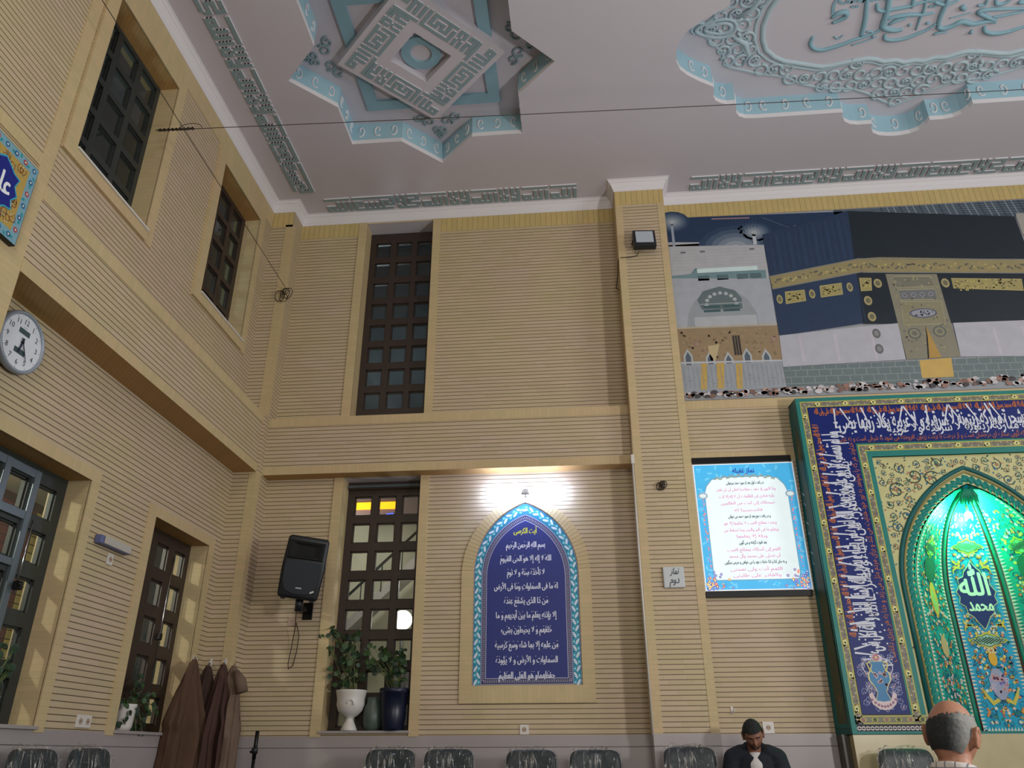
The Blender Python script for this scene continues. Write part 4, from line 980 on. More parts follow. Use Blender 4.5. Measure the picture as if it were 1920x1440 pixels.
socket(BKB, -.60, 1.27, .085, .085, 'white socket under the verse arch, at the top of the wainscot')
socket(BKB, 1.635, 1.275, .10, .10, 'white socket beside the head of the seated man in the black jacket')
t = thing('wall_hook', 'small white plastic hook on the bricks under the illuminated notice', 'hook', (1.327, YB, 1.425))
mb = MB(); mb.box((-.012, -.008, -.03), (.012, 0, .03), M['wplast'], .003); mb.tube([(0, -.005, -.01), (.004, -.03, -.025), (.02, -.035, -.01), (.024, -.03, .012)], .005, M['wplast'], 6); mb.build('hook_body', t)
t = thing('floodlight', 'small black square floodlight, switched off, near the top of the back pillar', 'floodlight', (.868, 7.56, 6.42))
t.rotation_euler = (math.radians(-10), 0, math.radians(4))
mb = MB(); mb.box((-.128, -.03, -.125), (.128, .045, .125), M['black'], .012)
for i in range(9): mb.box((-.11+.026*i, .04, -.10), (-.104+.026*i, .062, .10), M['black'])
mb.build('housing', t); mb = MB(); mb.box((-.10, -.034, -.075), (.10, -.029, .10), plain('frosted_glass', (176, 186, 196), .25)); mb.build('lens', t)
mb = MB(); mb.tube([(-.13, .01, 0), (-.137, .06, -.01), (-.10, .115, -.01), (.10, .115, -.01), (.137, .06, -.01), (.13, .01, 0)], .006, M['blackm'], 6); mb.build('bracket', t)
mb = MB(); mb.tube([(.80, 7.62, 6.30), (.78, 7.66, 6.27), (.70, 7.672, 6.262), (.60, 7.672, 6.265), (.568, 7.69, 6.255), (.562, 7.78, 6.23), (.56, 7.80, 6.14), (.54, 7.84, 6.02), (.53, 7.88, 5.98), (.566, 7.95, 6.0)], .005, M['wire'], 6)
tag(mb.build('floodlight_cable'), 'short dark cable running from the floodlight round the pillar edge', 'cable')
mb = MB(); mb.tube([(.560, 7.672, 3.78), (.561, 7.672, 2.4), (.566, 7.672, 1.21)], .0085, M['wplast'], 6); mb.box((.545, 7.655, 3.74), (.578, 7.68, 3.84), M['wplast'], .005)
tag(mb.build('cable_trunking'), 'thin white cable trunking down the left edge of the back pillar', 'cable')
t = thing('wall_sign', 'small rounded white plate with two handwritten words on the back pillar', 'sign', (.869, 7.68, 2.585))
mb = MB(); mb.box((-.10, -.03, -.10), (.10, .0, .10), plain('sign_plate', (196, 202, 206), .4), .012); mb.build('plate', t)
F = Flat(lambda u, v, d: (u, -.031-d, v), M['print']); F.text('نماز', .01, .045, .085, (40, 44, 60), 1, .014, w=.075, slant=.25); F.text('دوم', .005, -.038, .095, (40, 44, 60), 1, .012, w=.085, slant=.2); F.build('lettering', t)
def knot(name, c, label, fn, big=1.0):
    m_ = MB(); rr = random.Random(5)
    for k in range(5):
        cx, cz, r = rr.uniform(-.03, .03)*big, rr.uniform(-.05, .03)*big, rr.uniform(.018, .04)*big
        m_.tube([fn(cx+r*math.cos(2*PI*i/14), cz+r*1.2*math.sin(2*PI*i/14), .02+.012*math.sin(i+k)) for i in range(14)], .0045, M['wire'], 5, closed=True)
    m_.tube([fn(0, 0, 0), fn(.0, .0, .03), fn(.02*big, .03*big, .03)], .008, M['wire'], 6)
    return tag(m_.build(name), label, 'wire')
knot('wire_hook', None, 'tangle of wire fixed to the front of the corner pillar', lambda u, v, d: (-3.385+u, 7.69-d, 6.0+v), 1.6)
knot('wire_hook', None, 'small rusty wire hook on the back pillar left of the illuminated notice', lambda u, v, d: (.83+u, 7.672-d, 3.50+v), .8)
P1, P0 = (-3.365, 7.665, 6.07), (-3.36, 2.6, 6.12)
mb = MB(); mb.tube([P0, tuple((a+b_)/2-(.01 if i == 2 else 0) for i, (a, b_) in enumerate(zip(P0, P1))), P1], .0035, M['wire'], 5)
tag(mb.build('tension_wire'), 'thin dark wire slanting down from the upper left wall to the corner pillar', 'wire')
P2, P3 = (-3.67, 5.105, 6.155), (9.0, 5.40, 6.17)
mb = MB(); mb.tube([tuple(P2[i]+(P3[i]-P2[i])*q/12-(.05*math.sin(PI*q/12) if i == 2 else 0) for i in range(3)) for q in range(13)], .0035, M['wire'], 5)
tag(mb.build('tension_wire'), 'long dark wire stretched level across the hall in front of the ceiling', 'wire')
mb = MB()
dv = (Vector(P3)-Vector(P2)).normalized()
for k in range(2): mb.tube([Vector(P2)+dv*(.02+.02*q)+Vector((0, math.cos(q*1.7+k*PI)*.009, math.sin(q*1.7+k*PI)*.012)) for q in range(18)], .006, M['wire'], 5)
mb.tube([Vector(P2)+dv*.32+Vector((.10*math.cos(a)*1.1, 0, .06*math.sin(a))) for a in [PI*i/10 for i in range(11)]], .003, M['wire'], 5)
tag(mb.build('wire_hook'), 'twisted rusty wire end tied at the reveal of the upper left window', 'wire')

# ------------------------------------------------------------------ tile plaque on the left wall
t = thing('tile_plaque', 'square tile plaque with dark blue heart and turquoise border high on the left wall', 'plaque', (-3.42, 3.435, 4.205))
F = Flat(lambda u, v, d: (.03+d, u, v), M['glaze'])
mb = MB(); mb.box((-.01, -.27, -.32), (.03, .27, .27), M['blackm'], .004); mb.build('backing', t)
F.rect(-.265, -.315, .265, .265, (124, 166, 184), 1); F.rect(-.20, -.25, .20, .20, (182, 154, 84), 2)
for i in range(44):
    a = i/44*4; s_ = int(a); f_ = a-s_; x, y = [(-.23+.46*f_, .232), (.232, .232-.5*f_), (.232-.46*f_, -.282), (-.232, -.282+.5*f_)][s_]
    F.flower(x, y, .02, (60, 120, 170) if i % 3 else (180, 90, 100), (240, 230, 200), 3, 6) if i % 2 else F.leaf(x, y, .03, i, (40, 150, 160), 3)
for i in range(60): F.scroll(R.uniform(-.18, .18), R.uniform(-.23, .18), .035, R.random()*6, R.choice((-1, 1)), (120, 70, 50), [(236, 226, 196), (60, 130, 140), (170, 80, 60)], 3, w=.14, leaves=4)
q = [(0, .15), (.05, .12), (.09, .09), (.14, .08), (.12, .02), (.155, -.03), (.12, -.08), (.14, -.13), (.09, -.14), (.05, -.17), (0, -.20)]
q = q+[(-x, y) for x, y in reversed(q[1:-1])]
F.poly([(x*1.08, (y+.025)*1.08-.025) for x, y in q], (60, 160, 190), 6); F.poly(q, (34, 42, 130), 7)
F.text('علی', 0, -.035, .19, (236, 240, 246), 8, .02, w=.2); F.build('tiles', t)
# ------------------------------------------------------------------ the tiled prayer niche
NX, NY = 3.79, 7.70
t = thing('prayer_niche', 'tall tiled prayer niche with dark blue calligraphy frame and green-lit pointed recess', 'prayer niche', (0, 0, 0))
HW = NX-2.285                                   # half width
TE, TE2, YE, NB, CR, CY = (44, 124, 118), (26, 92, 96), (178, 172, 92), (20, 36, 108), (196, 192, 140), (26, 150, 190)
FR = lambda u, v, d: (NX+u, NY-d, v)            # on the front plane
op = arch_poly(0, .715, 0, 2.42, 3.475, 18)
mb = MB()
inn = [(-.855, 1.23), (.855, 1.23), (.855, 3.745), (-.855, 3.745)]
mb.prism([(-HW, 1.21), (HW, 1.21), (HW, 4.41), (-HW, 4.41)], FR, 0, -.02, M['glaze'], holes=[inn])
for f, c in zip(range(len(mb.c)), mb.c): mb.c[f] = lin(TE)
# the sides of the projecting body lean slightly: wider against the wall at the top
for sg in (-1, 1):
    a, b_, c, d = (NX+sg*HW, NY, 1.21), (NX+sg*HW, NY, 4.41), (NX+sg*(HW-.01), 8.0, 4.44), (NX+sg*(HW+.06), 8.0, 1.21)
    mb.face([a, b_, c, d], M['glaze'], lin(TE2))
mb.face([(NX-HW, NY, 4.41), (NX+HW, NY, 4.41), (NX+HW, 8.0, 4.44), (NX-HW, 8.0, 4.44)], M['glaze'], lin(TE))
mb.build('body', t)
SD = lambda u, v, d: (NX-HW-.004-d-(.06*(u)*(4.41-v)/3.2), NY+.30*u, v)     # left side face, u 0..1 towards the wall
F = Flat(SD, M['glaze'])
F.poly([(.06, 1.26), (.94, 1.26), (.94, 4.36), (.06, 4.36)], (24, 100, 104), 1)
F.poly([(.16, 1.30), (.70, 1.30), (.70, 3.95), (.43, 4.15), (.16, 3.95)], (72, 82, 62), 2)
for i in range(7): F.poly([(.25, 1.5+.38*i), (.43, 1.38+.38*i), (.61, 1.5+.38*i), (.43, 1.66+.38*i)], [(98, 104, 70), (60, 84, 76)][i % 2], 3); F.disc(.43, 1.52+.38*i, .06, (120, 90, 66), 4, 8)
for v in (3.0, 3.3, 2.7): F.stroke([(.55, v), (.75, v+.05), (.8, v+.16), (.6, v+.12)], .02, (150, 170, 180), 4)
F.stroke([(.02, 1.22), (.02, 4.40)], .05, (64, 140, 134), 3)
F.build('side_tiles', t)
mb = MB()
mb.box((NX-HW, NY+.0, 0), (NX-.66, 8.0, 1.205), M['marble2']); mb.box((NX+.66, NY+.0, 0), (NX+HW, 8.0, 1.205), M['marble2']); mb.box((NX-.66, 8.10, 0), (NX+.66, 8.2, 1.205), M['marble2'])
mb.box((NX-.66, NY+.003, 0), (NX+.66, 8.1, 1.205), M['marble2']); mb.box((NX-HW-.06, NY+.12, 0), (NX-HW, 8.0, 1.212), plain('brown_stone', (58, 50, 36), .4, noise=.2, nscale=6)); mb.build('marble_base', t)

F = Flat(FR, M['glaze'], .0008)
# frame bands: teal - yellow strip - dark blue inscription - yellow strip - teal
def band(a, b, c, l, zb=None):                   # frame strip between insets a and b from the outer edge
    za, zb_ = 4.41-a, 4.41-b
    zc = 1.21 if zb is None else zb
    F.poly([(-HW+a, zc), (-HW+b, zc), (-HW+b, zb_), (-HW+a, za)], c, l); F.poly([(HW-a, zc), (HW-b, zc), (HW-b, zb_), (HW-a, za)], c, l); F.poly([(-HW+a, za), (HW-a, za), (HW-b, zb_), (-HW+b, zb_)], c, l)
def strip_y(a, b, l, z0=1.29):
    band(a, b, YE, l, z0); band(a+.012, b-.012, (120, 122, 108), l+1, z0+.01)
    m_ = (a+b)/2; path = [(-HW+m_, z0), (-HW+m_, 4.41-m_), (HW-m_, 4.41-m_), (HW-m_, z0)]
    for i, (x, y, an) in enumerate(along(path, .031)):
        if i % 9 == 4: F.disc(x, y, .040, YE, l+2, 10, ry=.028, rot=an); F.disc(x, y, .026, (226, 222, 170), l+3, 8, ry=.018, rot=an); F.disc(x, y, .011, (70, 80, 40), l+4, 6)
        else: F.leaf(x, y, .026, an+1.2*(1 if i % 2 else -1), (176, 172, 150) if i % 3 else (86, 98, 110), l+2); F.disc(x, y+.008, .007, (170, 110, 90), l+3, 5)
F.rect(-HW+.04, 1.29, -HW+.68, 1.36, YE, 1); F.rect(-HW+.055, 1.302, -HW+.665, 1.348, (126, 124, 108), 2)
F.rect(HW-.68, 1.29, HW-.04, 1.36, YE, 1); F.rect(HW-.665, 1.302, HW-.055, 1.348, (126, 124, 108), 2)
for s1 in (-1, 1):
    for i in range(6): F.disc(s1*(HW-.11-.1*i), 1.325, .032, YE, 3, 8, ry=.02); F.disc(s1*(HW-.11-.1*i), 1.325, .018, (70, 90, 60) if i % 2 else (150, 110, 110), 4, 6)
    F.rect(s1*(HW-.64) if s1 < 0 else .855, 1.235, s1*.855 if s1 < 0 else HW-.64, 1.285, (40, 34, 40), 1) if False else None
    a_, b_ = (-HW+.045, -.865) if s1 < 0 else (.865, HW-.045)
    F.rect(a_, 1.232, b_, 1.288, (44, 36, 42), 1)
    for k in range(2):
        F.stroke([(a_+(b_-a_)*i/40, 1.256+.014*math.sin(i*1.25+k*PI)) for i in range(41)], .010, (206, 200, 200), 3)
strip_y(.040, .105, 1); band(.105, .520, (40, 36, 50), 1, 1.36); band(.112, .513, NB, 3, 1.37); strip_y(.535, .605, 1, 1.30)
# --- inscription along the top (reads right to left) and down the left and right sides
W_, OR = (210, 214, 228), (196, 112, 52)
zt = 4.41-.33
F.text('دری یوقد من شجرة مبارکة زیتونة لا شرقیة و لا غربیة یکاد زیتها یضیء', 0, zt+.02, .20, W_, 6, .016, w=2.30, sy=1.15)
F.text('یُوقَدُ مِن شَجَرَةٍ مُبارَکَةٍ زَیتونَةٍ لا شَرقِیَّةٍ وَلا غَربِیَّةٍ', .3, zt-.055, .15, W_, 6, .010, w=1.9, sy=1.0)
for k in range(5): F.text('لا اله الا الله محمد رسول الله علی ولی الله', -HW+.42+.53*k, 4.41-.165, .10, OR, 5, .012, w=.50, sy=.9)
F.text('آن چراغ در شیشه ای است که گویی ستاره ای درخشان است و از درخت با برکت زیتون افروخته می شود نه شرقی است و نه غربی', 0, 4.41-.475, .075, OR, 5, .004, w=2.3)
for i in range(15):
    x = -1.15+2.3*i/15+R.uniform(-.04, .04); d = R.choice((-.06, -.1, .02, .08)); F.stroke([(x+d, zt+.20), (x, zt-.02)], [.018, .009], W_, 7)
for i in range(46): F.disc(-1.2+2.4*R.random(), zt-.12+.24*R.random(), .009, W_, 7, 5)
tx1 = 'ولو لم تمسسه نار نور علی نور یهدی الله لنوره من یشاء'; tx2 = 'و یضرب الله الامثال للناس و الله بکل شیء علیم'
for sg in (-1, 1):
    xc = sg*(HW-.315); rt = PI/2 if sg < 0 else -PI/2
    F.text(tx1, xc+sg*.0, 3.40 if sg < 0 else 2.7, .20, W_, 6, .016, w=1.25, rot=rt, sy=1.15); F.text(tx2, xc, 2.26 if sg < 0 else 3.7, .20, W_, 6, .016, w=.98, rot=rt, sy=1.15)
    F.text('یهدی الله لنوره من یشاء و یضرب الله', xc-sg*.065, 2.95, .15, W_, 6, .010, w=1.5, rot=rt)
    for k in range(4): F.text('لا اله الا الله محمد رسول الله علی ولی الله', sg*(HW-.165), 3.92-.53*k-.06, .10, OR, 5, .012, w=.50, rot=rt, sy=.9)
    F.text('خداوند هر که را بخواهد به نور خود هدایت می کند و برای مردم مثل می زند و خدا به هر چیزی داناست', sg*(HW-.475), 2.85, .075, OR, 5, .004, w=2.1, rot=rt)
    for i in range(20): v = 1.86+2.0*i/20; F.stroke([(sg*(HW-.14), v+R.uniform(-.05, .05)), (sg*(HW-.32), v)], [.018, .009], W_, 7)
    for i in range(50): F.disc(sg*(HW-.17-.28*R.random()), 1.85+2.1*R.random(), .009, W_, 7, 5)
    # vase with blossoms at the foot of the side band
    vx = sg*(HW-.315)
    for i in range(90):
        u, v = vx+R.uniform(-.16, .16), R.uniform(1.41, 1.86)
        F.scroll(u, v, .03, R.random()*6, R.choice((-1, 1)), (150, 158, 200), [(206, 206, 220), (120, 150, 190), (206, 150, 160)], 4, w=.12, leaves=4, fl=((206, 190, 210), (190, 120, 110)) if i % 3 == 0 else None)
    for s2 in (-1, 1): F.stroke([(vx+s2*(.06+.07*math.cos(a)), 1.76+.07*math.sin(a)) for a in [PI*2*i/16 for i in range(17)]], .008, (206, 208, 226), 6)
    vp = [(.045, 0), (.06, .03), (.05, .06), (.035, .10), (.05, .14), (.085, .20), (.085, .25), (.06, .29), (.045, .33), (.06, .36)]
    F.poly([(vx+x*1.15, 1.45+y) for x, y in vp]+[(vx-x*1.15, 1.45+y) for x, y in reversed(vp)], (216, 210, 150), 7)
    F.poly([(vx+x, 1.455+y*.97) for x, y in vp]+[(vx-x, 1.455+y*.97) for x, y in reversed(vp)], (70, 130, 176), 8)
    for i in range(16): F.flower(vx+R.uniform(-.055, .055), 1.60+R.uniform(0, .12), .014, (190, 180, 200), (176, 110, 80), 9, 5)
    q = [(0, 1.40), (.05, 1.41), (.10, 1.45), (.12, 1.53), (.09, 1.55), (.06, 1.48), (0, 1.47)]
    F.poly([(vx+x, y) for x, y in q]+[(vx-x, y) for x, y in reversed(q[1:-1])], (214, 196, 200), 9)
    for i in range(9): F.disc(vx-.10+.025*i, 1.43+.0009*(i-4)**2*4, .012, (150, 110, 130), 10, 6)
    for s2 in (-1, 1): F.stroke([(vx+s2*.06, 1.80), (vx+s2*.09, 1.79), (vx+s2*.075, 1.74), (vx+s2*.05, 1.71)], .012, (206, 200, 120), 9)
    F.flower(vx, 1.84, .035, (206, 150, 160), (220, 200, 150), 8, 6)
F.build('calligraphy_frame', t)

# --- spandrel panel behind the frame opening: cream ground with arabesques, and the arch cut in it
SPY = .03
SP = lambda u, v, d: (NX+u, NY+SPY-d, v)
mb = MB(); mb.prism([(-.855, 1.23), (.855, 1.23), (.855, 3.745), (-.855, 3.745)], SP, 0, 0, M['glaze'], holes=[[(x, max(y, 1.2301)) for x, y in arch_poly(0, .70, 1.2301, 2.42, 3.45, 18)]], cap1=False)
for i in range(len(mb.c)): mb.c[i] = lin(CR)
for (a, b_) in (((-.855, 1.23), (-.855, 3.745)), ((-.855, 3.745), (.855, 3.745)), ((.855, 3.745), (.855, 1.23))):
    mb.face([FR(*a, 0), FR(*b_, 0), SP(*b_, 0), SP(*a, 0)], M['glaze'], lin(TE))
mb.build('spandrel', t)
F = Flat(SP, M['glaze'], .0008)
oarch = arch_poly(0, .82, 1.22, 2.44, 3.635, 18)
def sp_ok(x, y, m_=.02): return -.84+m_ < x < .84-m_ and 1.26 < y < 3.73-m_ and not inside((x, y), [(a*1.02, b_+.02) for a, b_ in oarch])
DK, GR, PK, BL = (66, 70, 60), (36, 110, 110), (170, 120, 96), (40, 110, 150)
R2 = random.Random(11); spots = []
for tr in range(7000):
    x, y = R2.uniform(-.84, .84), R2.uniform(1.3, 3.72); r = R2.choice((.085, .06, .045, .032))
    if sp_ok(x, y, r) and all((x-a)**2+(y-b_)**2 > (r+c)**2*.75 for a, b_, c in spots): spots.append((x, y, r))
for i, (x, y, r) in enumerate(spots):
    F.scroll(x, y, r, R2.random()*6, R2.choice((-1, 1)), DK, [GR, PK, GR, BL], 2, w=.15, leaves=7, fl=((PK, CR), (BL, PK), (GR, CR))[i % 3])
for i in range(1500):
    x, y = R2.uniform(-.84, .84), R2.uniform(1.3, 3.72)
    if sp_ok(x, y, .0): F.leaf(x, y, .022, R2.random()*6, R2.choice((GR, DK, PK, BL)), 5)
F.build('arabesque_pattern', t)
# --- arch mouldings: outer band, ochre bead and the twisted rope
def archtube(name, w, zs, za, r, mat, off, n=26, seg=10, twist=0, z0=1.21, col=None):
    q = arch_poly(0, w, z0, zs, za, n); pts = []
    for a, b_ in zip(q, q[1:]):
        L = max(1, int((Vector(b_)-Vector(a)).length/.05)) if twist else 1
        for k in range(L): pts.append((a[0]+(b_[0]-a[0])*k/L, a[1]+(b_[1]-a[1])*k/L))
    pts.append(q[-1]); m_ = MB(); m_.tube([SP(x, y, off) for x, y in pts], r, mat, seg, col=col or lin(TE), flat=(0, 1, 0)); return m_, pts
m_, _ = archtube('x', .805, 2.44, 3.61, .022, M['glaze'], 0, col=lin((34, 96, 96))); m_.build('outer_moulding', t)
m_, _ = archtube('x', .775, 2.43, 3.565, .012, M['glaze'], .004, col=lin((150, 140, 90))); m_.build('ochre_bead', t)
mb = MB(); q = arch_poly(0, .735, 1.21, 2.42, 3.50, 30)
pts = [(x, y, a) for x, y, a in along(q, .012)]
vs = []; n = 16
for i, (x, y, a) in enumerate(pts):
    nx, ny = math.cos(a+PI/2), math.sin(a+PI/2)
    for k in range(n):
        th = 2*PI*k/n; rr = .045*(1+.22*math.cos(4*(th-i*.30)))
        vs.append(SP(x+nx*rr*math.cos(th), y+ny*rr*math.cos(th), -.03+rr*math.sin(th)))
mb.mesh(vs, [(i*n+k, i*n+(k+1) % n, (i+1)*n+(k+1) % n, (i+1)*n+k) for i in range(len(pts)-1) for k in range(n)], M['glaze'], lin((30, 130, 120)), True)
mb.build('rope_moulding', t)

# --- the recess: five-sided plan that closes to a point at the top
ZSP, ZAP = 2.40, 3.44
def hw(z):
    if z <= ZSP: return 1.0
    w, h = .69, ZAP-ZSP; c = (h*h-w*w)/(2*w); r = w+c
    return max(.003, (-c+math.sqrt(max(0, r*r-(z-ZSP)**2)))/w)
PLAN = [(-.69, .04), (-.275, .40), (.275, .40), (.69, .04)]
def panel(i):
    (x0, y0), (x1, y1) = PLAN[i], PLAN[i+1]; L = math.hypot(x1-x0, y1-y0); nx, ny = (y1-y0)/L, -(x1-x0)/L
    def fn(u, z, d):                             # u 0..1 across the panel
        s_ = hw(z); x = (x0+(x1-x0)*u)*s_; y = .04+(y0+(y1-y0)*u-.04)*(s_**.8)
        return (NX+x+nx*d, NY+y+ny*d, z)
    return fn, L
mb = MB()
zz = [1.205+(ZSP-1.205)*i/6 for i in range(7)]+[ZSP+(ZAP-ZSP)*i/16 for i in range(1, 17)]
for i in range(3):
    fn, L = panel(i); m_ = 1
    for a, b_ in zip(zz, zz[1:]):
        for k in range(4): mb.face([fn(k/4, a, 0), fn((k+1)/4, a, 0), fn((k+1)/4, b_, 0), fn(k/4, b_, 0)], M['glaze'], lin(CY if i == 1 else (36, 150, 140)))
mb.build('recess', t)
mb = MB()                                       # teal ribs between the facets
for i in (0, 1, 2, 3):
    (x0, y0) = PLAN[i]; pts = []
    for z in zz[:-1]: s_ = hw(z); pts.append((NX+x0*s_, NY+.04+(y0-.04)*(s_**.8)-.012, z))
    if i in (1, 2): mb.tube(pts, .022, M['glaze'], 8, col=lin((24, 116, 100))); mb.tube([(x+(.03 if i == 1 else -.03), y-.004, z) for x, y, z in pts], .008, M['glaze'], 6, col=lin((80, 40, 40)))
mb.build('rib', t)
for i in range(3):
    fn, L = panel(i); wide = L
    F = Flat(lambda u, v, d, fn=fn, L=L: fn(.5+u/L, v, d), M['glaze'], .0010)
    h_ = L/2
    def hwz(z): return h_                        # the parametrised width stays L all the way up
    z = 1.235
    F.rect(-h_+.03, 1.21, h_-.03, 1.225, (90, 60, 60), 2)
    zt_ = 3.30
    nb = 64
    for k in range(nb):                          # white tooth edging
        zc = 1.23+(zt_-1.23)*k/nb
        for s1 in (-1, 1):
            F.poly([(s1*(h_-.035), zc), (s1*(h_-.035), zc+.028), (s1*(h_-.085), zc+.014)], (206, 200, 190), 3)
            F.poly([(s1*(h_-.025), zc), (s1*(h_-.035), zc), (s1*(h_-.035), zc+.032), (s1*(h_-.025), zc+.032)], (190, 150, 130), 3)
    for k in range(16): x = -h_+.05+(2*h_-.1)*k/16; F.poly([(x, 1.23), (x+.03, 1.23), (x+.015, 1.27)], (206, 200, 190), 3)
    R3 = random.Random(20+i); sym = i == 1
    for k in range(330):
        u, v = R3.uniform(0, h_-.10), R3.uniform(1.27, 3.2)
        r = R3.uniform(.02, .042)
        for s1 in (-1, 1):
            uu = u*s1
            if k % 3 == 0: F.scroll(uu, v, r, (R3.random()*0+k)*s1 if sym else k, s1*(1 if k % 2 else -1), (24, 70, 110), [(50, 120, 110), (190, 130, 70), (30, 80, 120)], 2, w=.10, leaves=4)
            elif k % 3 == 1: F.flower(uu, v, .016, R3.choice([(206, 170, 180), (220, 180, 90), (200, 90, 70), (210, 214, 224)]), (230, 210, 120), 4, 5)
            else: F.leaf(uu, v, .03, k*s1, R3.choice([(196, 130, 50), (40, 110, 90), (30, 70, 120), (180, 90, 70)]), 4)
    def lozenge(cz, w_, h2, c1, c2):
        q = [(-1, 0), (-.8, .22), (-.62, .3), (-.55, .62), (-.3, .66), (0, 1)]; q = q+[(-x, y) for x, y in reversed(q[:-1])]; q = q+[(x, -y) for x, y in reversed(q[1:-1])]
        F.poly([(x*w_*1.12, cz+y*h2*1.3) for x, y in q], c1, 6); F.poly([(x*w_, cz+y*h2) for x, y in q], (50, 90, 60), 7); F.poly([(x*w_*.92, cz+y*h2*.88) for x, y in q], c2, 8)
        for k in range(9):
            for s1 in (-1, 1):
                a = -w_*.72+w_*1.44*k/8; F.stroke([(a+s1*.05*(h2/.06), cz-h2*.5), (a-s1*.05*(h2/.06), cz+h2*.5)] if abs(a) < w_*.5 else [(a+s1*.02, cz-h2*.22), (a-s1*.02, cz+h2*.22)], .007, (60, 96, 80), 9)
    gc = (176, 190, 60)
    if i == 1:
        lozenge(2.90, .165, .062, gc, (120, 190, 130)); lozenge(2.02, .165, .062, (196, 176, 70), (150, 186, 170))
        q = [(0, .40), (.05, .33), (.10, .28), (.12, .22), (.19, .19), (.18, .12), (.23, .04), (.20, -.02), (.22, -.09), (.16, -.13), (.15, -.21), (.09, -.26), (.05, -.33), (0, -.40)]
        q = q+[(-x, y) for x, y in reversed(q[1:-1])]
        F.poly([(x*.82, 2.44+y*.82) for x, y in q], (176, 190, 150), 7); F.poly([(x*.78, 2.44+y*.785) for x, y in q], (20, 42, 100), 8)
        F.text('\uFDF2', -.01, 2.50, .26, (196, 226, 200), 9, .022, w=.27, sy=1.15, arabic=False); F.text('محمد', .01, 2.33, .20, (196, 226, 200), 9, .02, w=.22, sy=.9)
        F.stroke([(.0, 2.72), (-.015, 2.55)], [.008, .016], (196, 226, 200), 9)
        # lower vase with ochre flower
        vp = [(.03, 0), (.07, .05), (.10, .12), (.10, .18), (.06, .24), (.03, .27)]
        F.poly([(x*.8, 1.50+y) for x, y in vp]+[(-x*.8, 1.50+y) for x, y in reversed(vp)], (150, 150, 180), 7)
        for k in range(22): F.flower(R3.uniform(-.08, .08), 1.58+R3.uniform(-.02, .14), .016, R3.choice([(206, 180, 206), (120, 110, 180), (220, 150, 140)]), (80, 60, 120), 8, 5)
        F.disc(0, 1.86, .038, (216, 160, 50), 8, 10, ry=.07); F.flower(0, 1.93, .03, (226, 200, 150), (200, 110, 60), 9, 6)
        for s1 in (-1, 1):
            F.stroke([(s1*.03, 1.50), (s1*.09, 1.47), (s1*.13, 1.53), (s1*.16, 1.60)], [.03, .04, .03, .01], (196, 176, 80), 8); F.stroke([(s1*.17, 1.36), (s1*.14, 1.40), (s1*.16, 1.43)], .02, (206, 130, 50), 8)
            for zc, sc_ in ((2.78, 1), (2.66, -1), (2.20, 1), (2.12, -1)): F.stroke([(s1*.10, zc-.03*sc_), (s1*.14, zc-.045*sc_), (s1*.18, zc-.02*sc_), (s1*.185, zc+.02*sc_)], [.006, .02, .016, .004], (206, 170, 60), 8)
    else:
        lozenge(2.86, .10, .075, gc, (120, 190, 120))
        F.disc(0, 2.38, .06, (206, 170, 70), 7, 14, ry=.16); F.disc(0, 2.38, .045, (150, 190, 110), 8, 14, ry=.13)
        q = [(0, .2), (.05, .15), (.09, .1), (.10, 0), (.09, -.1), (.05, -.15), (0, -.2)]; q = q+[(-x, y) for x, y in reversed(q[1:-1])]
        F.poly([(x, 2.66+y*.7) for x, y in q], (40, 100, 80), 6); F.disc(0, 1.95, .06, (190, 160, 120), 7, 10, ry=.1)
        for k in range(16): F.flower(R3.uniform(-.06, .06), 1.5+R3.uniform(-.1, .2), .016, (206, 200, 210), (180, 90, 90), 8, 5)
    F.build('facet_tiles', t)
# arabesque stalactite leaves hiding the lamp at the apex, and the lamp
mb = MB()
for k in range(7):
    a = -1.0+2.0*k/6; mb.tube([(NX+.02*math.sin(a), NY+.06, 3.40), (NX+.08*math.sin(a), NY+.05+.03*math.cos(a), 3.33), (NX+.10*math.sin(a), NY+.05+.05*math.cos(a), 3.25)], [.03, .022, .004], M['glaze'], 6, col=lin((24, 130, 100)))
mb.build('apex_ornament', t)
t2 = thing('niche_lamp', 'small green lamp tucked under the tip of the tiled recess', 'lamp', (NX, NY+.16, 3.17))
mb = MB(); mb.ball((0, 0, 0), .035, M['green'], 16); mb.build('bulb', t2); mb = MB(); mb.tube([(0, 0, .03), (0, 0, .10)], .014, M['wplast'], 10); mb.build('holder', t2)
# ------------------------------------------------------------------ soft shapes
def fuse(mb, name, voxel, parent=None, smooth=2, mat=None):
    """melt overlapping pieces into one continuous skin"""
    o = mb.build(name); m_ = o.modifiers.new('r', 'REMESH'); m_.mode = 'VOXEL'; m_.voxel_size = voxel; m_.use_smooth_shade = True
    if smooth: s_ = o.modifiers.new('s', 'SMOOTH'); s_.factor = .5; s_.iterations = smooth
    bpy.context.view_layer.update(); dg = bpy.context.evaluated_depsgraph_get()
    me = bpy.data.meshes.new_from_object(o.evaluated_get(dg)); old = o.data; o.modifiers.clear(); o.data = me; me.name = name
    me.materials.clear(); me.materials.append(mat or mb.mats[0]); bpy.data.meshes.remove(old)
    if parent: o.parent = parent
    return o
def chain(mb, pts, rad, mat, n=14):
    """ellipsoids strung closely along a bent limb; rad entries are r or (rx, ry, rz)"""
    P_ = [Vector(p) for p in pts]; rr = [r if isinstance(r, tuple) else (r, r, r) for r in rad]
    for (a, b_), (r0, r1) in zip(zip(P_, P_[1:]), zip(rr, rr[1:])):
        k = max(2, int((b_-a).length/(min(min(r0), min(r1))*.45)))
        for i in range(k+1):
            t_ = i/k; mb.ball(a.lerp(b_, t_), tuple(r0[j]+(r1[j]-r0[j])*t_ for j in range(3)), mat, n)
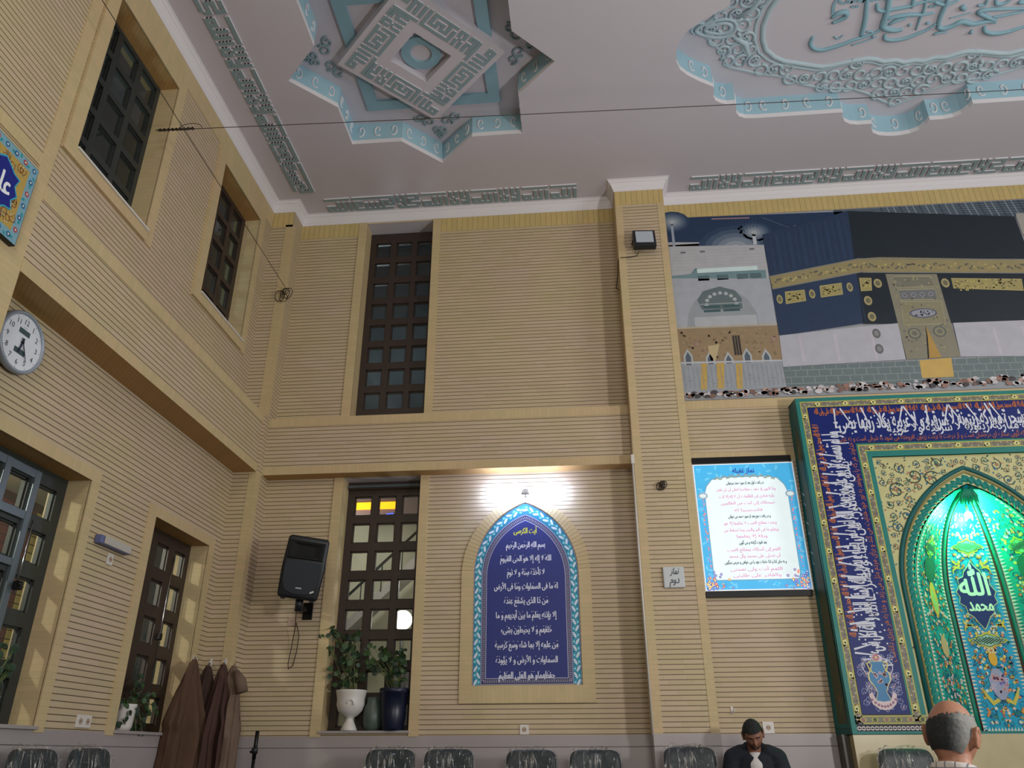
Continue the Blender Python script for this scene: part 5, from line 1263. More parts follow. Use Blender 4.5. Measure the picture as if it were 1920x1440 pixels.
def rbox(mb, c, s_, mat, e=.25, n=(36, 20), disp=0, seed=0, fn=None, smooth=True):
    sg = lambda v, p: math.copysign(abs(v)**p, v); vs = []; nu, nv = n
    for j in range(nv+1):
        ph = -PI/2+PI*j/nv
        for i in range(nu):
            th = 2*PI*i/nu; x = sg(math.cos(th), e)*sg(math.cos(ph), e); y = sg(math.sin(th), .7)*sg(math.cos(ph), .7); z = sg(math.sin(ph), e)
            p = Vector((x*s_[0]/2, y*s_[1]/2, z*s_[2]/2))
            if disp: p += Vector((x, y*1.5, z)).normalized()*disp*mnoise.noise(Vector((p.x*16+seed, p.y*30, p.z*5)))
            if fn: p = fn(p)
            vs.append((c[0]+p.x, c[1]+p.y, c[2]+p.z))
    mb.mesh(vs, [(j*nu+i, j*nu+(i+1) % nu, (j+1)*nu+(i+1) % nu, (j+1)*nu+i) for j in range(nv) for i in range(nu)], mat, smooth=smooth)

# ------------------------------------------------------------------ chairs still in their plastic wrapping
def plastic_mat():
    m, nt, b_ = new_mat('clear_plastic_film'); N = nt.nodes; K_ = nt.links.new
    tr = N.new('ShaderNodeBsdfTransparent'); gl = N.new('ShaderNodeBsdfGlossy'); gl.inputs['Roughness'].default_value = .07; df = N.new('ShaderNodeBsdfDiffuse'); df.inputs[0].default_value = (*lin((150, 170, 180)), 1)
    tc = N.new('ShaderNodeTexCoord'); mp = N.new('ShaderNodeMapping'); mp.inputs['Scale'].default_value = (16, 10, 3.2); K_(tc.outputs['Object'], mp.inputs[0])
    nz = N.new('ShaderNodeTexNoise'); nz.inputs['Scale'].default_value = 1.6; nz.inputs['Detail'].default_value = 6; nz.inputs['Distortion'].default_value = 1.6; K_(mp.outputs[0], nz.inputs['Vector'])
    bp = N.new('ShaderNodeBump'); bp.inputs['Distance'].default_value = .06; bp.inputs['Strength'].default_value = 1; K_(nz.outputs['Fac'], bp.inputs['Height']); K_(bp.outputs[0], gl.inputs['Normal'])
    m1 = N.new('ShaderNodeMixShader'); m1.inputs[0].default_value = .025; K_(tr.outputs[0], m1.inputs[1]); K_(df.outputs[0], m1.inputs[2])
    m2 = N.new('ShaderNodeMixShader'); mr = N.new('ShaderNodeMapRange'); mr.inputs['From Min'].default_value = .54; mr.inputs['From Max'].default_value = .66; mr.inputs['To Min'].default_value = .05; mr.inputs['To Max'].default_value = .85; K_(nz.outputs['Fac'], mr.inputs['Value']); K_(mr.outputs[0], m2.inputs[0]); K_(m1.outputs[0], m2.inputs[1]); K_(gl.outputs[0], m2.inputs[2]); K_(m2.outputs[0], N['Material Output'].inputs[0])
    return m
M['film'] = plastic_mat(); M['leather'] = plain('dark_green_leatherette', (24, 34, 40), .38, noise=.15, nscale=12, spec=.3)
def make_chair():
    o = thing('waiting_chair', 'x', 'chair', group='wrapped chairs along the walls')
    cv = lambda p: Vector((p.x, p.y-.10*p.x*p.x*4+.06*(p.z), p.z))
    m_ = MB(); rbox(m_, (0, .16, .85), (.44, .10, .52), M['leather'], .3, fn=cv); bk = m_.build('backrest', o)
    m_ = MB(); rbox(m_, (0, -.08, .46), (.46, .44, .10), M['leather'], .3, fn=lambda p: p); m_.build('seat', o)
    m_ = MB(); rbox(m_, (0, .16, .855), (.462, .125, .55), M['film'], .34, (64, 48), .022, 3, fn=cv); m_.build('plastic_cover', bk)
    m_ = MB()
    for s1 in (-1, 1): m_.tube([(s1*.12, .20, .70), (s1*.12, .22, .50), (s1*.12, .10, .405), (s1*.12, -.2, .405)], .012, M['blackm'], 8)
    m_.tube([(-.14, .10, .405), (.14, .10, .405)], .014, M['blackm'], 8)
    m_.build('frame', o)
    for sx in (-1, 1):
        for sy in (-1, 1): m_ = MB(); m_.tube([(sx*.17, -.08+sy*.16, .41), (sx*.20, -.08+sy*.19, 0)], .013, M['blackm'], 10); m_.build('leg', o)
    return o
ch0 = make_chair()
CH = [(-1.745, 7.36, 0, 1.11, 'wrapped dark chair under the potted plants in the lower back window'), (-1.225, 7.36, 0, 1.11, 'wrapped dark chair just right of the lower back window'),
      (-.505, 7.36, 0, 1.102, 'wrapped dark chair below the socket under the verse arch'), (.045, 7.36, 0, 1.10, 'wrapped dark chair between the verse arch and the back pillar'),
      (.84, 7.30, 0, 1.12, 'wrapped dark chair in front of the back pillar, beside the seated man'), (1.40, 7.38, 0, 1.05, 'wrapped chair the man in the black jacket sits on'),
      (2.60, 7.30, 0, 1.10, 'wrapped dark chair before the marble foot of the tiled niche'),
      (-3.28, 5.10, PI/2, 1.105, 'wrapped dark chair on the left wall, directly below the double socket'), (-3.28, 5.71, PI/2, 1.112, 'wrapped dark chair on the left wall, nearest the hanging cloaks'),
      (-3.28, 4.28, PI/2, 1.11, 'wrapped chair on the left wall, its film just entering the picture edge')]
for i, (x, y, a, top, lb) in enumerate(CH):
    c_ = ch0 if i == 0 else copy_tree(ch0)
    c_.location = (x, y, 0); c_.rotation_euler = (0, 0, a); c_.scale = (1, 1, top/1.115); c_['label'] = lb

# ------------------------------------------------------------------ people
M['skin'] = plain('skin', (164, 116, 92), .55, noise=.08, nscale=18); M['skin2'] = plain('skin_tan', (140, 96, 78), .55, noise=.08, nscale=18)
def head(mb, mat, c, rot, s_=1.0):
    G = lambda x, z, x0, z0, sx, sz: math.exp(-((x-x0)/sx)**2-((z-z0)/sz)**2)
    nu, nv = 64, 44; vs = []
    for j in range(nv+1):
        ph = -PI/2+PI*j/nv
        for i in range(nu):
            th = 2*PI*i/nu; dx, dy, dz = math.cos(ph)*math.sin(th), -math.cos(ph)*math.cos(th), math.sin(ph)
            x, y, z = dx*.076, dy*.097, dz*.118
            low = max(0, -dz)
            x *= 1-.30*low**1.6; y *= 1-.10*low; y += -.012*low if dy < 0 else .022*low; z *= .92 if dz > 0 else 1
            if dy < 0:
                y = max(y, -.090-.1*0)
                y -= .030*G(x, z, 0, -.028, .013, .020)+.012*G(x, z, 0, -.008, .010, .022)      # nose
                y += .012*(G(x, z, .031, .004, .016, .011)+G(x, z, -.031, .004, .016, .011))    # eye sockets
                y -= .007*(G(x, z, .030, .024, .022, .007)+G(x, z, -.030, .024, .022, .007))    # brows
                y -= .007*(G(x, z, 0, -.060, .020, .005)+G(x, z, 0, -.071, .018, .005))         # lips
                y += .004*G(x, z, 0, -.0655, .022, .0022); y -= .008*G(x, z, 0, -.098, .020, .014)
                y -= .005*(G(x, z, .045, -.025, .018, .02)+G(x, z, -.045, -.025, .018, .02))
            vs.append(rot@(Vector((x, y, z))*s_)+c)
    mb.mesh(vs, [(j*nu+i, j*nu+(i+1) % nu, (j+1)*nu+(i+1) % nu, (j+1)*nu+i) for j in range(nv) for i in range(nu)], mat, smooth=True)
    for s1 in (-1, 1):                           # ears: rim, lobe and bowl
        E_ = lambda a, r: rot@(Vector((s1*(.076+.010+.004*math.sin(a)), .012+.016*math.cos(a)*r+.006*math.sin(a), -.012+.031*math.sin(a)*r))*s_)+c
        mb.tube([E_(2*PI*i/16, 1) for i in range(16)], .0065*s_, mat, 8, closed=True)
        mb.ball(rot@(Vector((s1*.080, .010, -.012))*s_)+c, (.010*s_, .013*s_, .026*s_), mat, 12)
        mb.ball(rot@(Vector((s1*.082, .004, -.040))*s_)+c, (.007*s_, .008*s_, .010*s_), mat, 10)
def hand(mb, w_, d, side, mat):
    """palm, four bent fingers and a thumb resting on the thigh; w_ wrist, d towards the fingertips"""
    d = Vector(d).normalized(); u = Vector((0, 0, 1)); s_ = d.cross(u).normalized()*side; w_ = Vector(w_)
    for k in range(5): mb.ball(w_+d*(.02+.016*k), (.030, .030, .014) if abs(d.y) > .5 else (.03, .03, .014), mat, 12)
    for k, (o_, L_) in enumerate(((-.030, .062), (-.010, .074), (.010, .070), (.030, .054))):
        b_ = w_+d*.085+s_*(-o_); mb.tube([b_-d*.02, b_, b_+d*L_*.5+u*.004, b_+d*L_*.8-u*.006, b_+d*L_-u*.016], [.0095, .0090, .0085, .0078, .0068], mat, 8)
    b_ = w_+d*.030+s_*.028; mb.tube([b_, b_+d*.022+s_*.020, b_+d*.048+s_*.028-u*.006, b_+d*.064+s_*.026-u*.012], [.0115, .0105, .0095, .0080], mat, 8)
def person(name, label, loc, rotz, skinm, lean, headrot, hoff, sc_=1.0, ft=0):
    o = thing(name, label, 'person', loc, rotz); o.scale = (sc_, sc_, sc_)
    J = dict(pel=(0, .02, .53), sp=(0, .01, .70), ch=(0, -lean*.4, .87), nb=(0, -lean*.85, 1.015), nt=(0, -lean*1.1-.01, 1.09))
    hc = Vector((0, -lean*1.1-.03, 1.16))+Vector(hoff)
    m_ = MB(); head(m_, skinm, hc, headrot)
    chain(m_, [J['pel'], J['sp'], J['ch'], (0, -lean*.8, .98)], [(.11, .085, .09), (.10, .08, .09), (.11, .075, .08), (.08, .05, .045)], skinm, 12)
    chain(m_, [J['nb'], J['nt'], hc+headrot@Vector((0, .02, -.05))], [.058, .054, .05], skinm, 14)
    for s1 in (-1, 1):
        sh, el, wr = (s1*.178, -lean*.68, .955), (s1*.23, -.03-lean*.6, .70), (s1*.13, -.27, .625)
        chain(m_, [sh, el, wr], [.040, .036, .026], skinm, 10); hand(m_, wr, (-s1*.18, -1, -.05), s1, skinm)
        chain(m_, [(s1*.09, .0, .52), (s1*.13, -.42, .50), (s1*.13, -.44, .09+ft)], [.075, .052, .038], skinm, 10)
        chain(m_, [(s1*.13, -.43, .05+ft), (s1*.135, -.56, .035+ft)], [.035, .028], skinm, 10)
    fuse(m_, 'body', .0055, o, 2)
    return o, J, hc
FT = -.045
# --- the man in the black jacket, asleep or reading with bowed head
HR = Matrix.Rotation(math.radians(-6), 3, 'Y')@Matrix.Rotation(math.radians(34), 3, 'X')
o, J, hc = person('person', 'person in black jacket over white shirt, sitting with bowed head against the wall', (1.375, 7.42, .048), math.radians(-8), M['skin2'], .10, HR, (.0, -.045, -.002), 1.0, -.04)
M['hair1'] = plain('black_hair', (22, 24, 26), .8, noise=.4, nscale=120, bump=.002)
def hair(name, o, hc, HR, mat, test, s_=1.0, off=.008, colf=None):
    m_ = MB(); nu, nv = 150, 96; G2 = []
    for j in range(nv+1):
        ph = -PI/2+PI*j/nv
        for i in range(nu):
            th = 2*PI*i/nu; dx, dy, dz = math.cos(ph)*math.sin(th), -math.cos(ph)*math.cos(th), math.sin(ph); low = max(0, -dz)
            k = 1+off/.09*(1+.35*mnoise.noise(Vector((dx, dy, dz))*9))
            x, y, z = dx*.076*k, dy*.097*k, dz*.118*k; x *= 1-.30*low**1.6; y *= 1-.10*low; y += .022*low if dy >= 0 else -.012*low; z *= .92 if dz > 0 else 1
            G2.append((HR@(Vector((x, y, z))*s_)+hc, (dx, dy, dz)))
    for j in range(nv):
        for i in range(nu):
            q = (j*nu+i, j*nu+(i+1) % nu, (j+1)*nu+(i+1) % nu, (j+1)*nu+i); cx = [sum(G2[a][1][k] for a in q)/4 for k in range(3)]
            if test(*cx): m_.face([G2[a][0] for a in q], mat, colf(*cx) if colf else (1, 1, 1), True)
    return m_.build(name, o)
hair('hair', o, hc, HR, M['hair1'], lambda x, y, z: (z > .46 if y < -.35 else z > (-.28 if y > .1 else .05)) and not (abs(x) > .75 and z < .1 and y < .25), off=.010)
hair('beard', o, hc, HR, plain('stubble', (58, 44, 38), .8), lambda x, y, z: y < -.05 and z < -.52, off=.003)
m_ = MB()
for s1 in (-1, 1): m_ = MB(); m_.tube([HR@Vector((s1*(.030+.013*math.cos(a)), -.0905-.002, .003-.003*math.sin(a)))+hc for a in [PI*i/6 for i in range(7)]], .0016, M['hair1'], 6); m_.tube([HR@Vector((s1*x, -.097, .024+z))+hc for x, z in ((.012, 0), (.028, .005), (.045, .0))], .003, M['hair1'], 6); m_.build('eyebrow', o)
CL = plain('black_jacket_cloth', (20, 26, 36), .85, noise=.3, nscale=9, bump=.002); m_ = MB()
chain(m_, [(0, .02, .50), (0, .015, .70), (0, -.03, .88), (0, -.06, .97)], [(.19, .14, .10), (.18, .135, .10), (.21, .130, .10), (.17, .105, .065)], CL, 14)
for s1 in (-1, 1):
    chain(m_, [(s1*.10, -.06, 1.035), (s1*.178, -.06, .975), (s1*.25, -.08, .70), (s1*.15, -.25, .64)], [(.075, .08, .05), .080, .074, .054], CL, 12)
    chain(m_, [(s1*.058, -.03, 1.075), (s1*.088, -.10, 1.02)], [(.03, .045, .03), (.03, .03, .03)], CL, 10)
fuse(m_, 'jacket', .010, o, 4)
WS = plain('white_shirt_cloth', (206, 202, 202), .85, noise=.05, nscale=12, bump=.002); m_ = MB()
chain(m_, [(0, -.035, .66), (0, -.085, .82), (0, -.110, .93), (0, -.105, 1.01)], [(.095, .085, .08), (.09, .075, .08), (.075, .062, .06), (.052, .050, .035)], WS, 14)
fuse(m_, 'shirt', .009, o, 3)
TR = plain('dark_trouser_cloth', (40, 42, 50), .9, noise=.2, nscale=10); m_ = MB()
chain(m_, [(0, .02, .50), (0, .02, .58)], [(.165, .12, .08), (.16, .12, .05)], TR, 12)
for s1 in (-1, 1): chain(m_, [(s1*.09, -.02, .52), (s1*.135, -.42, .50), (s1*.135, -.44, .06)], [.088, .072, .062], TR, 12)
fuse(m_, 'trousers', .012, o, 3)
for s1 in (-1, 1): m_ = MB(); chain(m_, [(s1*.13, -.42, .055+FT), (s1*.135, -.57, .04+FT)], [(.045, .05, .05), (.042, .05, .036)], M['black'], 12); fuse(m_, 'shoe', .008, o, 1)

FT = .055
# --- the older man seen from behind, in front of the tiled niche
HR = Matrix.Rotation(math.radians(14), 3, 'X')@Matrix.Rotation(math.radians(-5), 3, 'Y')
o2, J, hc = person('person', 'balding grey-haired person in checked shirt, seen from behind before the tiled niche', (1.20, 3.06, -.055), math.radians(138), M['skin'], .06, HR, (0, -.01, .012), 1.0)
def hc2(x, y, z):                                # darker at the nape, silver at the temples
    side = min(1, max(0, (abs(x)-.35)/.5)); a = (22, 26, 28); b_ = (122, 122, 118); side = min(1, max(0, (-x-.25)/.6))
    k = side+(.25 if z > .25 else 0)+.14*mnoise.noise(Vector((x, y, z))*14); k = min(1, max(0, k))
    return lin(tuple(a[i]+(b_[i]-a[i])*k for i in range(3)))
M['hair2'] = attr_mat('grey_hair', .75, vary=.2)
hair('hair', o2, hc, HR, M['hair2'], lambda x, y, z: (z < .34-.22*x+.10*mnoise.noise(Vector((x*9, y*9, z*9))) and (y > -.05 or (abs(x) > .80 and y > -.45 and z > .0)) and z > (-.60 if y > .35 else -.16)) and not (abs(x) > .86 and z < .12 and y < .28), off=.0035, colf=hc2)
def check_mat():
    m, nt, b_ = new_mat('checked_shirt_cloth'); N = nt.nodes; K_ = nt.links.new
    tc = N.new('ShaderNodeTexCoord'); s_ = N.new('ShaderNodeSeparateXYZ'); K_(tc.outputs['Object'], s_.inputs[0]); outs = []
    for ax, p_ in (('X', .030), ('Z', .028)):
        a = N.new('ShaderNodeMath'); a.operation = 'PINGPONG'; a.inputs[1].default_value = p_/2; K_(s_.outputs[ax], a.inputs[0]); c_ = N.new('ShaderNodeMath'); c_.operation = 'LESS_THAN'; c_.inputs[1].default_value = .0022; K_(a.outputs[0], c_.inputs[0]); outs.append(c_)
    mx = N.new('ShaderNodeMath'); mx.operation = 'ADD'; mx.use_clamp = True; K_(outs[0].outputs[0], mx.inputs[0]); K_(outs[1].outputs[0], mx.inputs[1])
    mm = N.new('ShaderNodeMath'); mm.operation = 'MULTIPLY'; mm.inputs[1].default_value = .75; K_(mx.outputs[0], mm.inputs[0])
    cm = N.new('ShaderNodeMix'); cm.data_type = 'RGBA'; cm.inputs['A'].default_value = (*lin((196, 190, 186)), 1); cm.inputs['B'].default_value = (*lin((66, 68, 84)), 1); K_(mm.outputs[0], cm.inputs['Factor']); K_(cm.outputs['Result'], b_.inputs['Base Color']); b_.inputs['Roughness'].default_value = .9
    return m
CK = check_mat(); m_ = MB()
chain(m_, [(0, .02, .50), (0, .015, .70), (0, -.02, .88), (0, -.04, .985)], [(.18, .14, .10), (.17, .13, .10), (.19, .12, .09), (.13, .09, .05)], CK, 14)
for s1 in (-1, 1): chain(m_, [(s1*.10, -.045, 1.0), (s1*.175, -.045, .965), (s1*.24, -.06, .70), (s1*.145, -.25, .635)], [(.06, .065, .04), .068, .060, .044], CK, 12)
m_.tube([(.062*math.cos(a), -.055+.062*math.sin(a), 1.055+.014*math.sin(a)) for a in [2*PI*i/20 for i in range(20)]], .018, CK, 8, closed=True)
m_.tube([(.066*math.cos(a), -.052+.066*math.sin(a), 1.03+.014*math.sin(a)) for a in [2*PI*i/20 for i in range(20)]], .022, CK, 8, closed=True)
fuse(m_, 'shirt', .0075, o2, 2)
m_ = MB(); chain(m_, [(0, .02, .50), (0, .02, .58)], [(.165, .12, .08), (.16, .12, .05)], TR, 12)
for s1 in (-1, 1): chain(m_, [(s1*.09, -.02, .52), (s1*.135, -.42, .50), (s1*.135, -.44, .06)], [.088, .072, .062], TR, 12)
fuse(m_, 'trousers', .012, o2, 3)
for s1 in (-1, 1): m_ = MB(); chain(m_, [(s1*.13, -.42, .055+FT), (s1*.135, -.57, .04+FT)], [(.045, .05, .05), (.042, .05, .036)], M['black'], 12); fuse(m_, 'shoe', .008, o2, 1)
st_ = thing('stool', 'low dark stool under the man in the checked shirt', 'stool', (1.20, 3.06, 0))
m_ = MB(); m_.box((-.2, -.2, .34), (.2, .2, .385), M['leather'], .02); m_.build('seat', st_)
for sx in (-1, 1):
    for sy in (-1, 1): m_ = MB(); m_.tube([(sx*.15, sy*.15, .35), (sx*.17, sy*.17, 0)], .015, M['blackm'], 8); m_.build('leg', st_)

# ------------------------------------------------------------------ cloaks on the hooks in the corner
def cloak(label, top, W, Lg, D, folds, seed, mat, ax, drift=0, sleeve=None, nip=0):
    o_ = thing('cloak', label, 'cloak', top, 0, 'brown cloaks hanging in the corner'); m_ = MB(); nt_, nu = 34, 84; vs = []
    for j in range(nt_+1):
        t_ = j/nt_; z = -Lg*t_; w_ = .022+(W-.022)*min(1, (t_*2.6))**.62*(.9+.14*t_)*(1-nip*(1 if t_ > .40 else 0)); d_ = .018+(D-.018)*min(1, t_*2.2)**.7
        for i in range(nu):
            a = 2*PI*i/nu; fo = min(1, t_*3)*(.42*math.sin(folds*a+seed+1.6*t_)+.26*math.sin(folds*2*a+seed*2.3+t_*2))
            u = w_*math.cos(a)*(1+.05*fo)+drift*t_; v = d_*math.sin(a)*(1+1.5*fo)
            v += min(1, t_*4)*.022*mnoise.noise(Vector((u*16+seed, t_*4, a)))*(-1 if v < 0 else 0); u += .018*mnoise.noise(Vector((seed, t_*9, a*1.5)))*min(1, t_*4)
            if v > 0: v = min(v, D*.9)           # the side against the wall
            z2 = z+(.03*math.sin(3*a+seed) if j == nt_ else 0)
            vs.append((u, v, z2) if ax == 'X' else (-v, u, z2))
    m_.mesh(vs, [(j*nu+i, j*nu+(i+1) % nu, (j+1)*nu+(i+1) % nu, (j+1)*nu+i) for j in range(nt_) for i in range(nu)], mat, smooth=True); m_.build('cloth', o_)
    if sleeve:
        m_ = MB(); m_.tube([Vector(p) for p in sleeve[0]], sleeve[1], mat, 14, flat=(0, 1, 0)); m_.build('sleeve', o_)
    m_ = MB(); m_.tube([(0, 0, -.02), (0, 0, .01), (.006, .01, .02)] if ax == 'X' else [(0, 0, -.02), (0, 0, .01), (-.01, .006, .02)], .004, M['blackm'], 6); m_.build('hanging_loop', o_); return o_
def bc(nm, c): return plain(nm, c, .9, noise=.18, nscale=10, bump=.002)
cloak('dark brown cloak, leftmost of the row, spreading over the small window edge', (-3.585, 7.32, 1.86), .27, 1.45, .10, 7, .4, bc('brown_wool', (84, 60, 44)), 'Y', -.08, nip=.16)
cloak('very dark brown cloak, second in the corner row, with deep folds', (-3.57, 7.585, 1.83), .14, 1.45, .11, 5, 2.1, bc('brown_wool_dark', (58, 40, 34)), 'X', -.03)
cloak('reddish brown cloak, third in the corner row, on the pillar hook', (-3.42, 7.58, 1.84), .13, 1.45, .12, 6, 4.0, bc('brown_wool_red', (72, 48, 42)), 'X', .02)
cloak('lighter taupe cloak with a short sleeve, rightmost of the corner row', (-3.325, 7.60, 1.83), .135, 1.42, .065, 4, 5.2, bc('taupe_wool', (112, 92, 78)), 'X', .02,
      ([(.04, -.03, -.06), (.10, -.05, -.14), (.135, -.05, -.24)], [.03, .055, .055]))
def peg(x, y, z, label, ax):
    o_ = thing('coat_hook', label, 'hook', (x, y, z)); m_ = MB()
    if ax == 'X': m_.box((-.012, -.006, -.035), (.012, .0, .04), M['wplast'], .003); m_.tube([(0, -.004, -.01), (0, -.035, -.01), (0, -.045, .02)], .005, M['chrome'], 8)
    else: m_.box((0, -.012, -.035), (.006, .012, .04), M['wplast'], .003); m_.tube([(.004, 0, -.01), (.035, 0, -.01), (.045, 0, .02)], .005, M['chrome'], 8)
    m_.build('hook_body', o_)
peg(-3.60, 7.695, 1.865, 'white hook on the corner pillar above the second cloak', 'X'); peg(-3.455, 7.695, 1.865, 'white hook on the corner pillar above the third cloak', 'X'); peg(-3.668, 7.46, 1.87, 'hook at the corner holding the leftmost cloak', 'Y')

# ------------------------------------------------------------------ microphone stand
o_ = thing('microphone_stand', 'black upright microphone stand between the cloaks and the wrapped chairs', 'microphone stand', (-2.86, 7.2, 0))
m_ = MB(); m_.tube([(0, 0, .05), (0, 0, 1.05)], .014, M['blackm'], 12); m_.tube([(0, 0, 1.03), (.004, 0, 1.25)], .017, M['blackm'], 12); m_.build('pole', o_)
m_ = MB(); m_.tube([(0, 0, 1.07), (0, 0, 1.12)], .026, M['black'], 12); m_.tube([(-.04, 0, 1.085), (0, 0, 1.095)], .01, M['black'], 8); m_.build('clutch', o_)
m_ = MB(); m_.lathe([(0, 0), (.16, 0), (.16, .012), (.04, .03), (.016, .06), (0, .06)], (0, 0, 0), M['blackm'], 32); m_.build('base', o_)

# ------------------------------------------------------------------ plants
LF = [plain('leaf_%s' % n_, c, .5, noise=.15, nscale=30) for n_, c in (('dark', (18, 42, 24)), ('mid', (28, 56, 30)), ('light', (48, 78, 38)))]
SM = plain('plant_stem', (92, 104, 58), .6); LR = plain('leaf_red', (150, 84, 60), .6)
def leafdisc(mb, p, nrm, r, mat, lob=7):
    n_ = Vector(nrm).normalized(); u = n_.orthogonal().normalized(); v = n_.cross(u); c_ = Vector(p); vs = [c_-n_*r*.15]
    N_ = 14
    for k in range(N_): a = 2*PI*k/N_; rr = r*(1-.12*(k % 2)); vs.append(c_+u*math.cos(a)*rr+v*math.sin(a)*rr*.9+n_*r*.12*math.cos(2*a))
    mb.mesh(vs, [(0, 1+k, 1+(k+1) % N_) for k in range(N_)], mat, smooth=True)
def plant(o_, root, pts, leafr, spread, seed, per=3, droop=0, ymax=.10):
    rr = random.Random(seed); st2, lf2 = MB(), MB()
    for i, p in enumerate(pts):
        p = Vector(p); r0 = Vector(root)+Vector((rr.uniform(-.05, .05), rr.uniform(-.03, .03), 0)); mid = r0.lerp(p, .5)+Vector((rr.uniform(-.03, .03), rr.uniform(-.02, .02), .05+droop))
        st2.tube([r0, mid, p], [.005, .004, .003], SM, 6)
        for k in range(per):
            q = p+Vector((rr.uniform(-1, 1), rr.uniform(-1, .5), rr.uniform(-1, 1)))*spread; q.y = min(q.y, ymax)
            st2.tube([mid.lerp(p, rr.uniform(.3, 1)), q], .0022, SM, 5)
            leafdisc(lf2, q, (rr.uniform(-.6, .6), -1, rr.uniform(-.2, 1.0)), leafr*rr.uniform(.7, 1.2), rr.choice(LF) if rr.random() > .03 else LR)
    st2.build('stem', o_); lf2.build('foliage', o_)
P1_ = [(-2.59, 2.1), (-2.52, 2.16), (-2.47, 2.17), (-2.37, 2.15), (-2.3, 2.12), (-2.41, 2.08), (-2.34, 2.06), (-2.28, 2.01), (-2.36, 1.95), (-2.42, 1.91), (-2.29, 1.92), (-2.39, 1.85), (-2.26, 1.83), (-2.31, 1.77), (-2.42, 1.7), (-2.33, 1.69), (-2.21, 1.74), (-2.56, 2.02), (-2.46, 1.78)]
P2_ = [(-2.04, 1.99), (-1.99, 1.96), (-2.11, 1.92), (-1.98, 1.92), (-1.92, 1.93), (-1.86, 1.95), (-1.80, 1.96), (-1.80, 1.93), (-1.82, 1.9), (-1.91, 1.87), (-1.99, 1.86), (-1.80, 1.84), (-2.06, 1.82), (-1.86, 1.82), (-1.80, 1.76), (-1.80, 1.72), (-1.93, 1.78), (-2.1, 1.87), (-2.15, 2.0)]
o_ = thing('potted_plant', 'leafy plant in a white footed urn on the lower back window sill', 'potted plant', (-2.29, 8.035, 1.268), group='plants on the back sill')
m_ = MB(); m_.lathe([(0, 0), (.075, 0), (.078, .012), (.055, .06), (.036, .10), (.036, .118), (.075, .135), (.118, .18), (.135, .235), (.133, .275), (.140, .315), (.148, .352), (.150, .362), (.143, .364), (.132, .32), (.12, .30), (0, .30)], (0, 0, 0), M['wplast'], 40)
ur = m_.build('urn', o_); m_ = MB(); m_.tube([(.035+.032*math.cos(a), -.136+.004*0, .235+.036*math.sin(a)) for a in [-.3+PI*1.1*i/10 for i in range(11)]], .007, M['wplast'], 8); m_.build('urn_handle', ur)
plant(o_, (0, 0, .31), [(x+2.29, -.03+.03*math.sin(i*2), z-1.268) for i, (x, z) in enumerate(P1_)], .031, .05, 4, 4)
o_ = thing('potted_plant', 'leafy plant in a dark blue pot beside the white urn on the back sill', 'potted plant', (-1.865, 8.035, 1.268), group='plants on the back sill')
m_ = MB(); DB = plain('dark_blue_glaze', (18, 26, 48), .35); m_.lathe([(0, 0), (.095, 0), (.105, .02), (.122, .15), (.120, .17), (.134, .33), (.142, .335), (.142, .375), (.134, .378), (.126, .34), (0, .33)], (0, 0, 0), DB, 40); m_.build('pot', o_)
plant(o_, (0, 0, .33), [(x+1.865, -.03+.03*math.sin(i*2), z-1.268) for i, (x, z) in enumerate(P2_)], .031, .045, 9, 4)
o_ = thing('vase', 'greyish green rounded vase between the white urn and the dark blue pot', 'vase', (-2.075, 8.075, 1.268))
m_ = MB(); m_.lathe([(0, 0), (.06, 0), (.085, .04), (.095, .12), (.085, .20), (.06, .26), (.062, .30), (.055, .30), (0, .28)], (0, 0, 0), plain('green_grey_glaze', (78, 92, 84), .4, noise=.2, nscale=8), 32); m_.build('vase_body', o_)
o_ = thing('potted_plant', 'trailing ivy in a white pot on the sill of the small left window', 'potted plant', (-3.765, 6.62, 1.24))
m_ = MB(); m_.lathe([(0, 0), (.06, 0), (.075, .03), (.082, .17), (.088, .20), (.080, .20), (.072, .17), (0, .16)], (0, 0, 0), M['wplast'], 32); m_.build('pot', o_)
iv_ = [(6.43, 1.47), (6.6, 1.47), (6.77, 1.46), (6.77, 1.33), (6.82, 1.23), (6.55, 1.32), (6.96, 1.44), (6.60, 1.62), (6.70, 1.55), (6.84, 1.38), (6.72, 1.24), (6.66, 1.40), (6.9, 1.55)]
rr = random.Random(2); s2, l2 = MB(), MB()
for y, z in iv_:
    p = Vector((.07, y-6.62, z-1.24)); s2.tube([(0, 0, .16), (.03, (y-6.62)*.5, .24), p], .003, SM, 5)
    for k in range(6): q = p+Vector((rr.uniform(-.05, .02), rr.uniform(-.06, .06), rr.uniform(-.06, .06))); leafdisc(l2, q, (1, rr.uniform(-.6, .3), rr.uniform(-.2, .8)), .026, rr.choice(LF))
s2.build('stem', o_); l2.build('foliage', o_)
o_ = thing('potted_plant', 'dark leafy plant in a green pot on the sill of the large left window', 'potted plant', (-3.765, 4.98, 1.24))
m_ = MB(); m_.lathe([(0, 0), (.055, 0), (.08, .15), (.085, .16), (.075, .16), (0, .14)], (0, 0, 0), plain('green_glaze', (40, 110, 90), .3), 32); m_.build('pot', o_)
s2, l2 = MB(), MB()
for k in range(34):
    p = Vector((rr.uniform(-.03, .07), rr.uniform(-.14, .14), rr.uniform(.2, .46))); s2.tube([(0, 0, .14), (p.x*.5, p.y*.4, p.z*.7), p], .003, SM, 5); leafdisc(l2, p, (1, -.3, rr.uniform(-.2, .8)), .03, LF[k % 2])
s2.build('stem', o_); l2.build('foliage', o_)
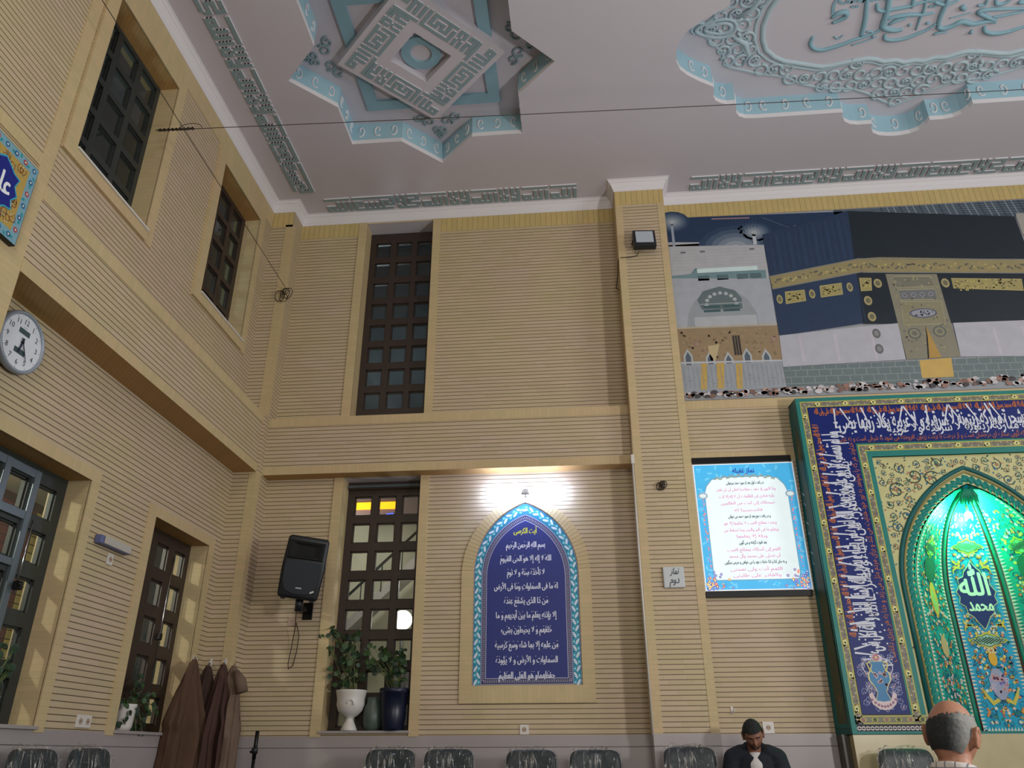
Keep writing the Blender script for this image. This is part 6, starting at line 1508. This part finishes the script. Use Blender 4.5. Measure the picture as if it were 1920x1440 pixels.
# ------------------------------------------------------------------ light and exposure
def area(name, loc, target, size, power, col=(1, 1, 1), size_y=None):
    l = bpy.data.lights.new(name, 'AREA'); l.energy = power; l.size = size; l.color = col
    if size_y: l.shape = 'RECTANGLE'; l.size_y = size_y
    o = bpy.data.objects.new(name, l); COL.objects.link(o); o.location = loc
    o.rotation_euler = (Vector(target)-Vector(loc)).to_track_quat('-Z', 'Y').to_euler()
def point(name, loc, power, col=(1, 1, 1), r=.1):
    l = bpy.data.lights.new(name, 'POINT'); l.energy = power; l.color = col; l.shadow_soft_size = r
    o = bpy.data.objects.new(name, l); COL.objects.link(o); o.location = loc
area('hall_lamp', (8.6, 3.0, 5.4), (-1.5, 7, 3.0), 1.4, 110, (1, .97, .93))
area('hall_lamp', (4.2, 2.0, 2.0), (-1.0, 6.2, 6.4), .4, 150, (1, .97, .95))
area('hall_lamp', (2.0, -5.5, 3.0), (-1, 7, 5.0), 2.4, 200, (1, .97, .92))
area('hall_lamp', (8.7, 1.5, 3.0), (1, 5, 7.4), 1.6, 130, (.88, .93, 1))
area('hall_lamp', (-1, -1, 6.6), (-2, 5, 0), 1.5, 70, (1, .93, .80))
point('green_lamp_light', (3.79, 7.90, 3.10), 44, (.12, 1, .40), .05)
point('corridor_lamp', (-5.4, 2.9, 3.3), 150, (1, .95, .80), .05)
point('corridor_lamp', (-5.4, 5.0, 3.3), 150, (1, .95, .80), .05)
point('stairwell_lamp', (-3.0, 9.0, 3.6), 34, (1, .96, .88), .15)
point('stairwell_lamp', (-1.6, 9.0, 2.9), 14, (1, .96, .90), .15)
point('yard_lamp', (-2.8, 9.4, 6.3), 34, (.75, .88, 1), .2)
point('yard_lamp', (-5.0, 5.5, 6.2), 22, (.75, 1, .92), .2)
wd = bpy.data.worlds.new('night'); bpy.context.scene.world = wd; wd.use_nodes = True
wd.node_tree.nodes['Background'].inputs[0].default_value = (.55, .6, .7, 1); wd.node_tree.nodes['Background'].inputs[1].default_value = .03
sc = bpy.context.scene
sc.view_settings.view_transform = 'Standard'; sc.view_settings.look = 'None'; sc.view_settings.gamma = 1; sc.view_settings.exposure = -.08
sc.view_settings.use_curve_mapping = False
sc.cycles.use_denoising = True; sc.cycles.max_bounces = 6; sc.cycles.diffuse_bounces = 3; sc.cycles.glossy_bounces = 2; sc.cycles.transparent_max_bounces = 8
sc.cycles.sample_clamp_indirect = 6; sc.cycles.caustics_reflective = False; sc.cycles.caustics_refractive = False
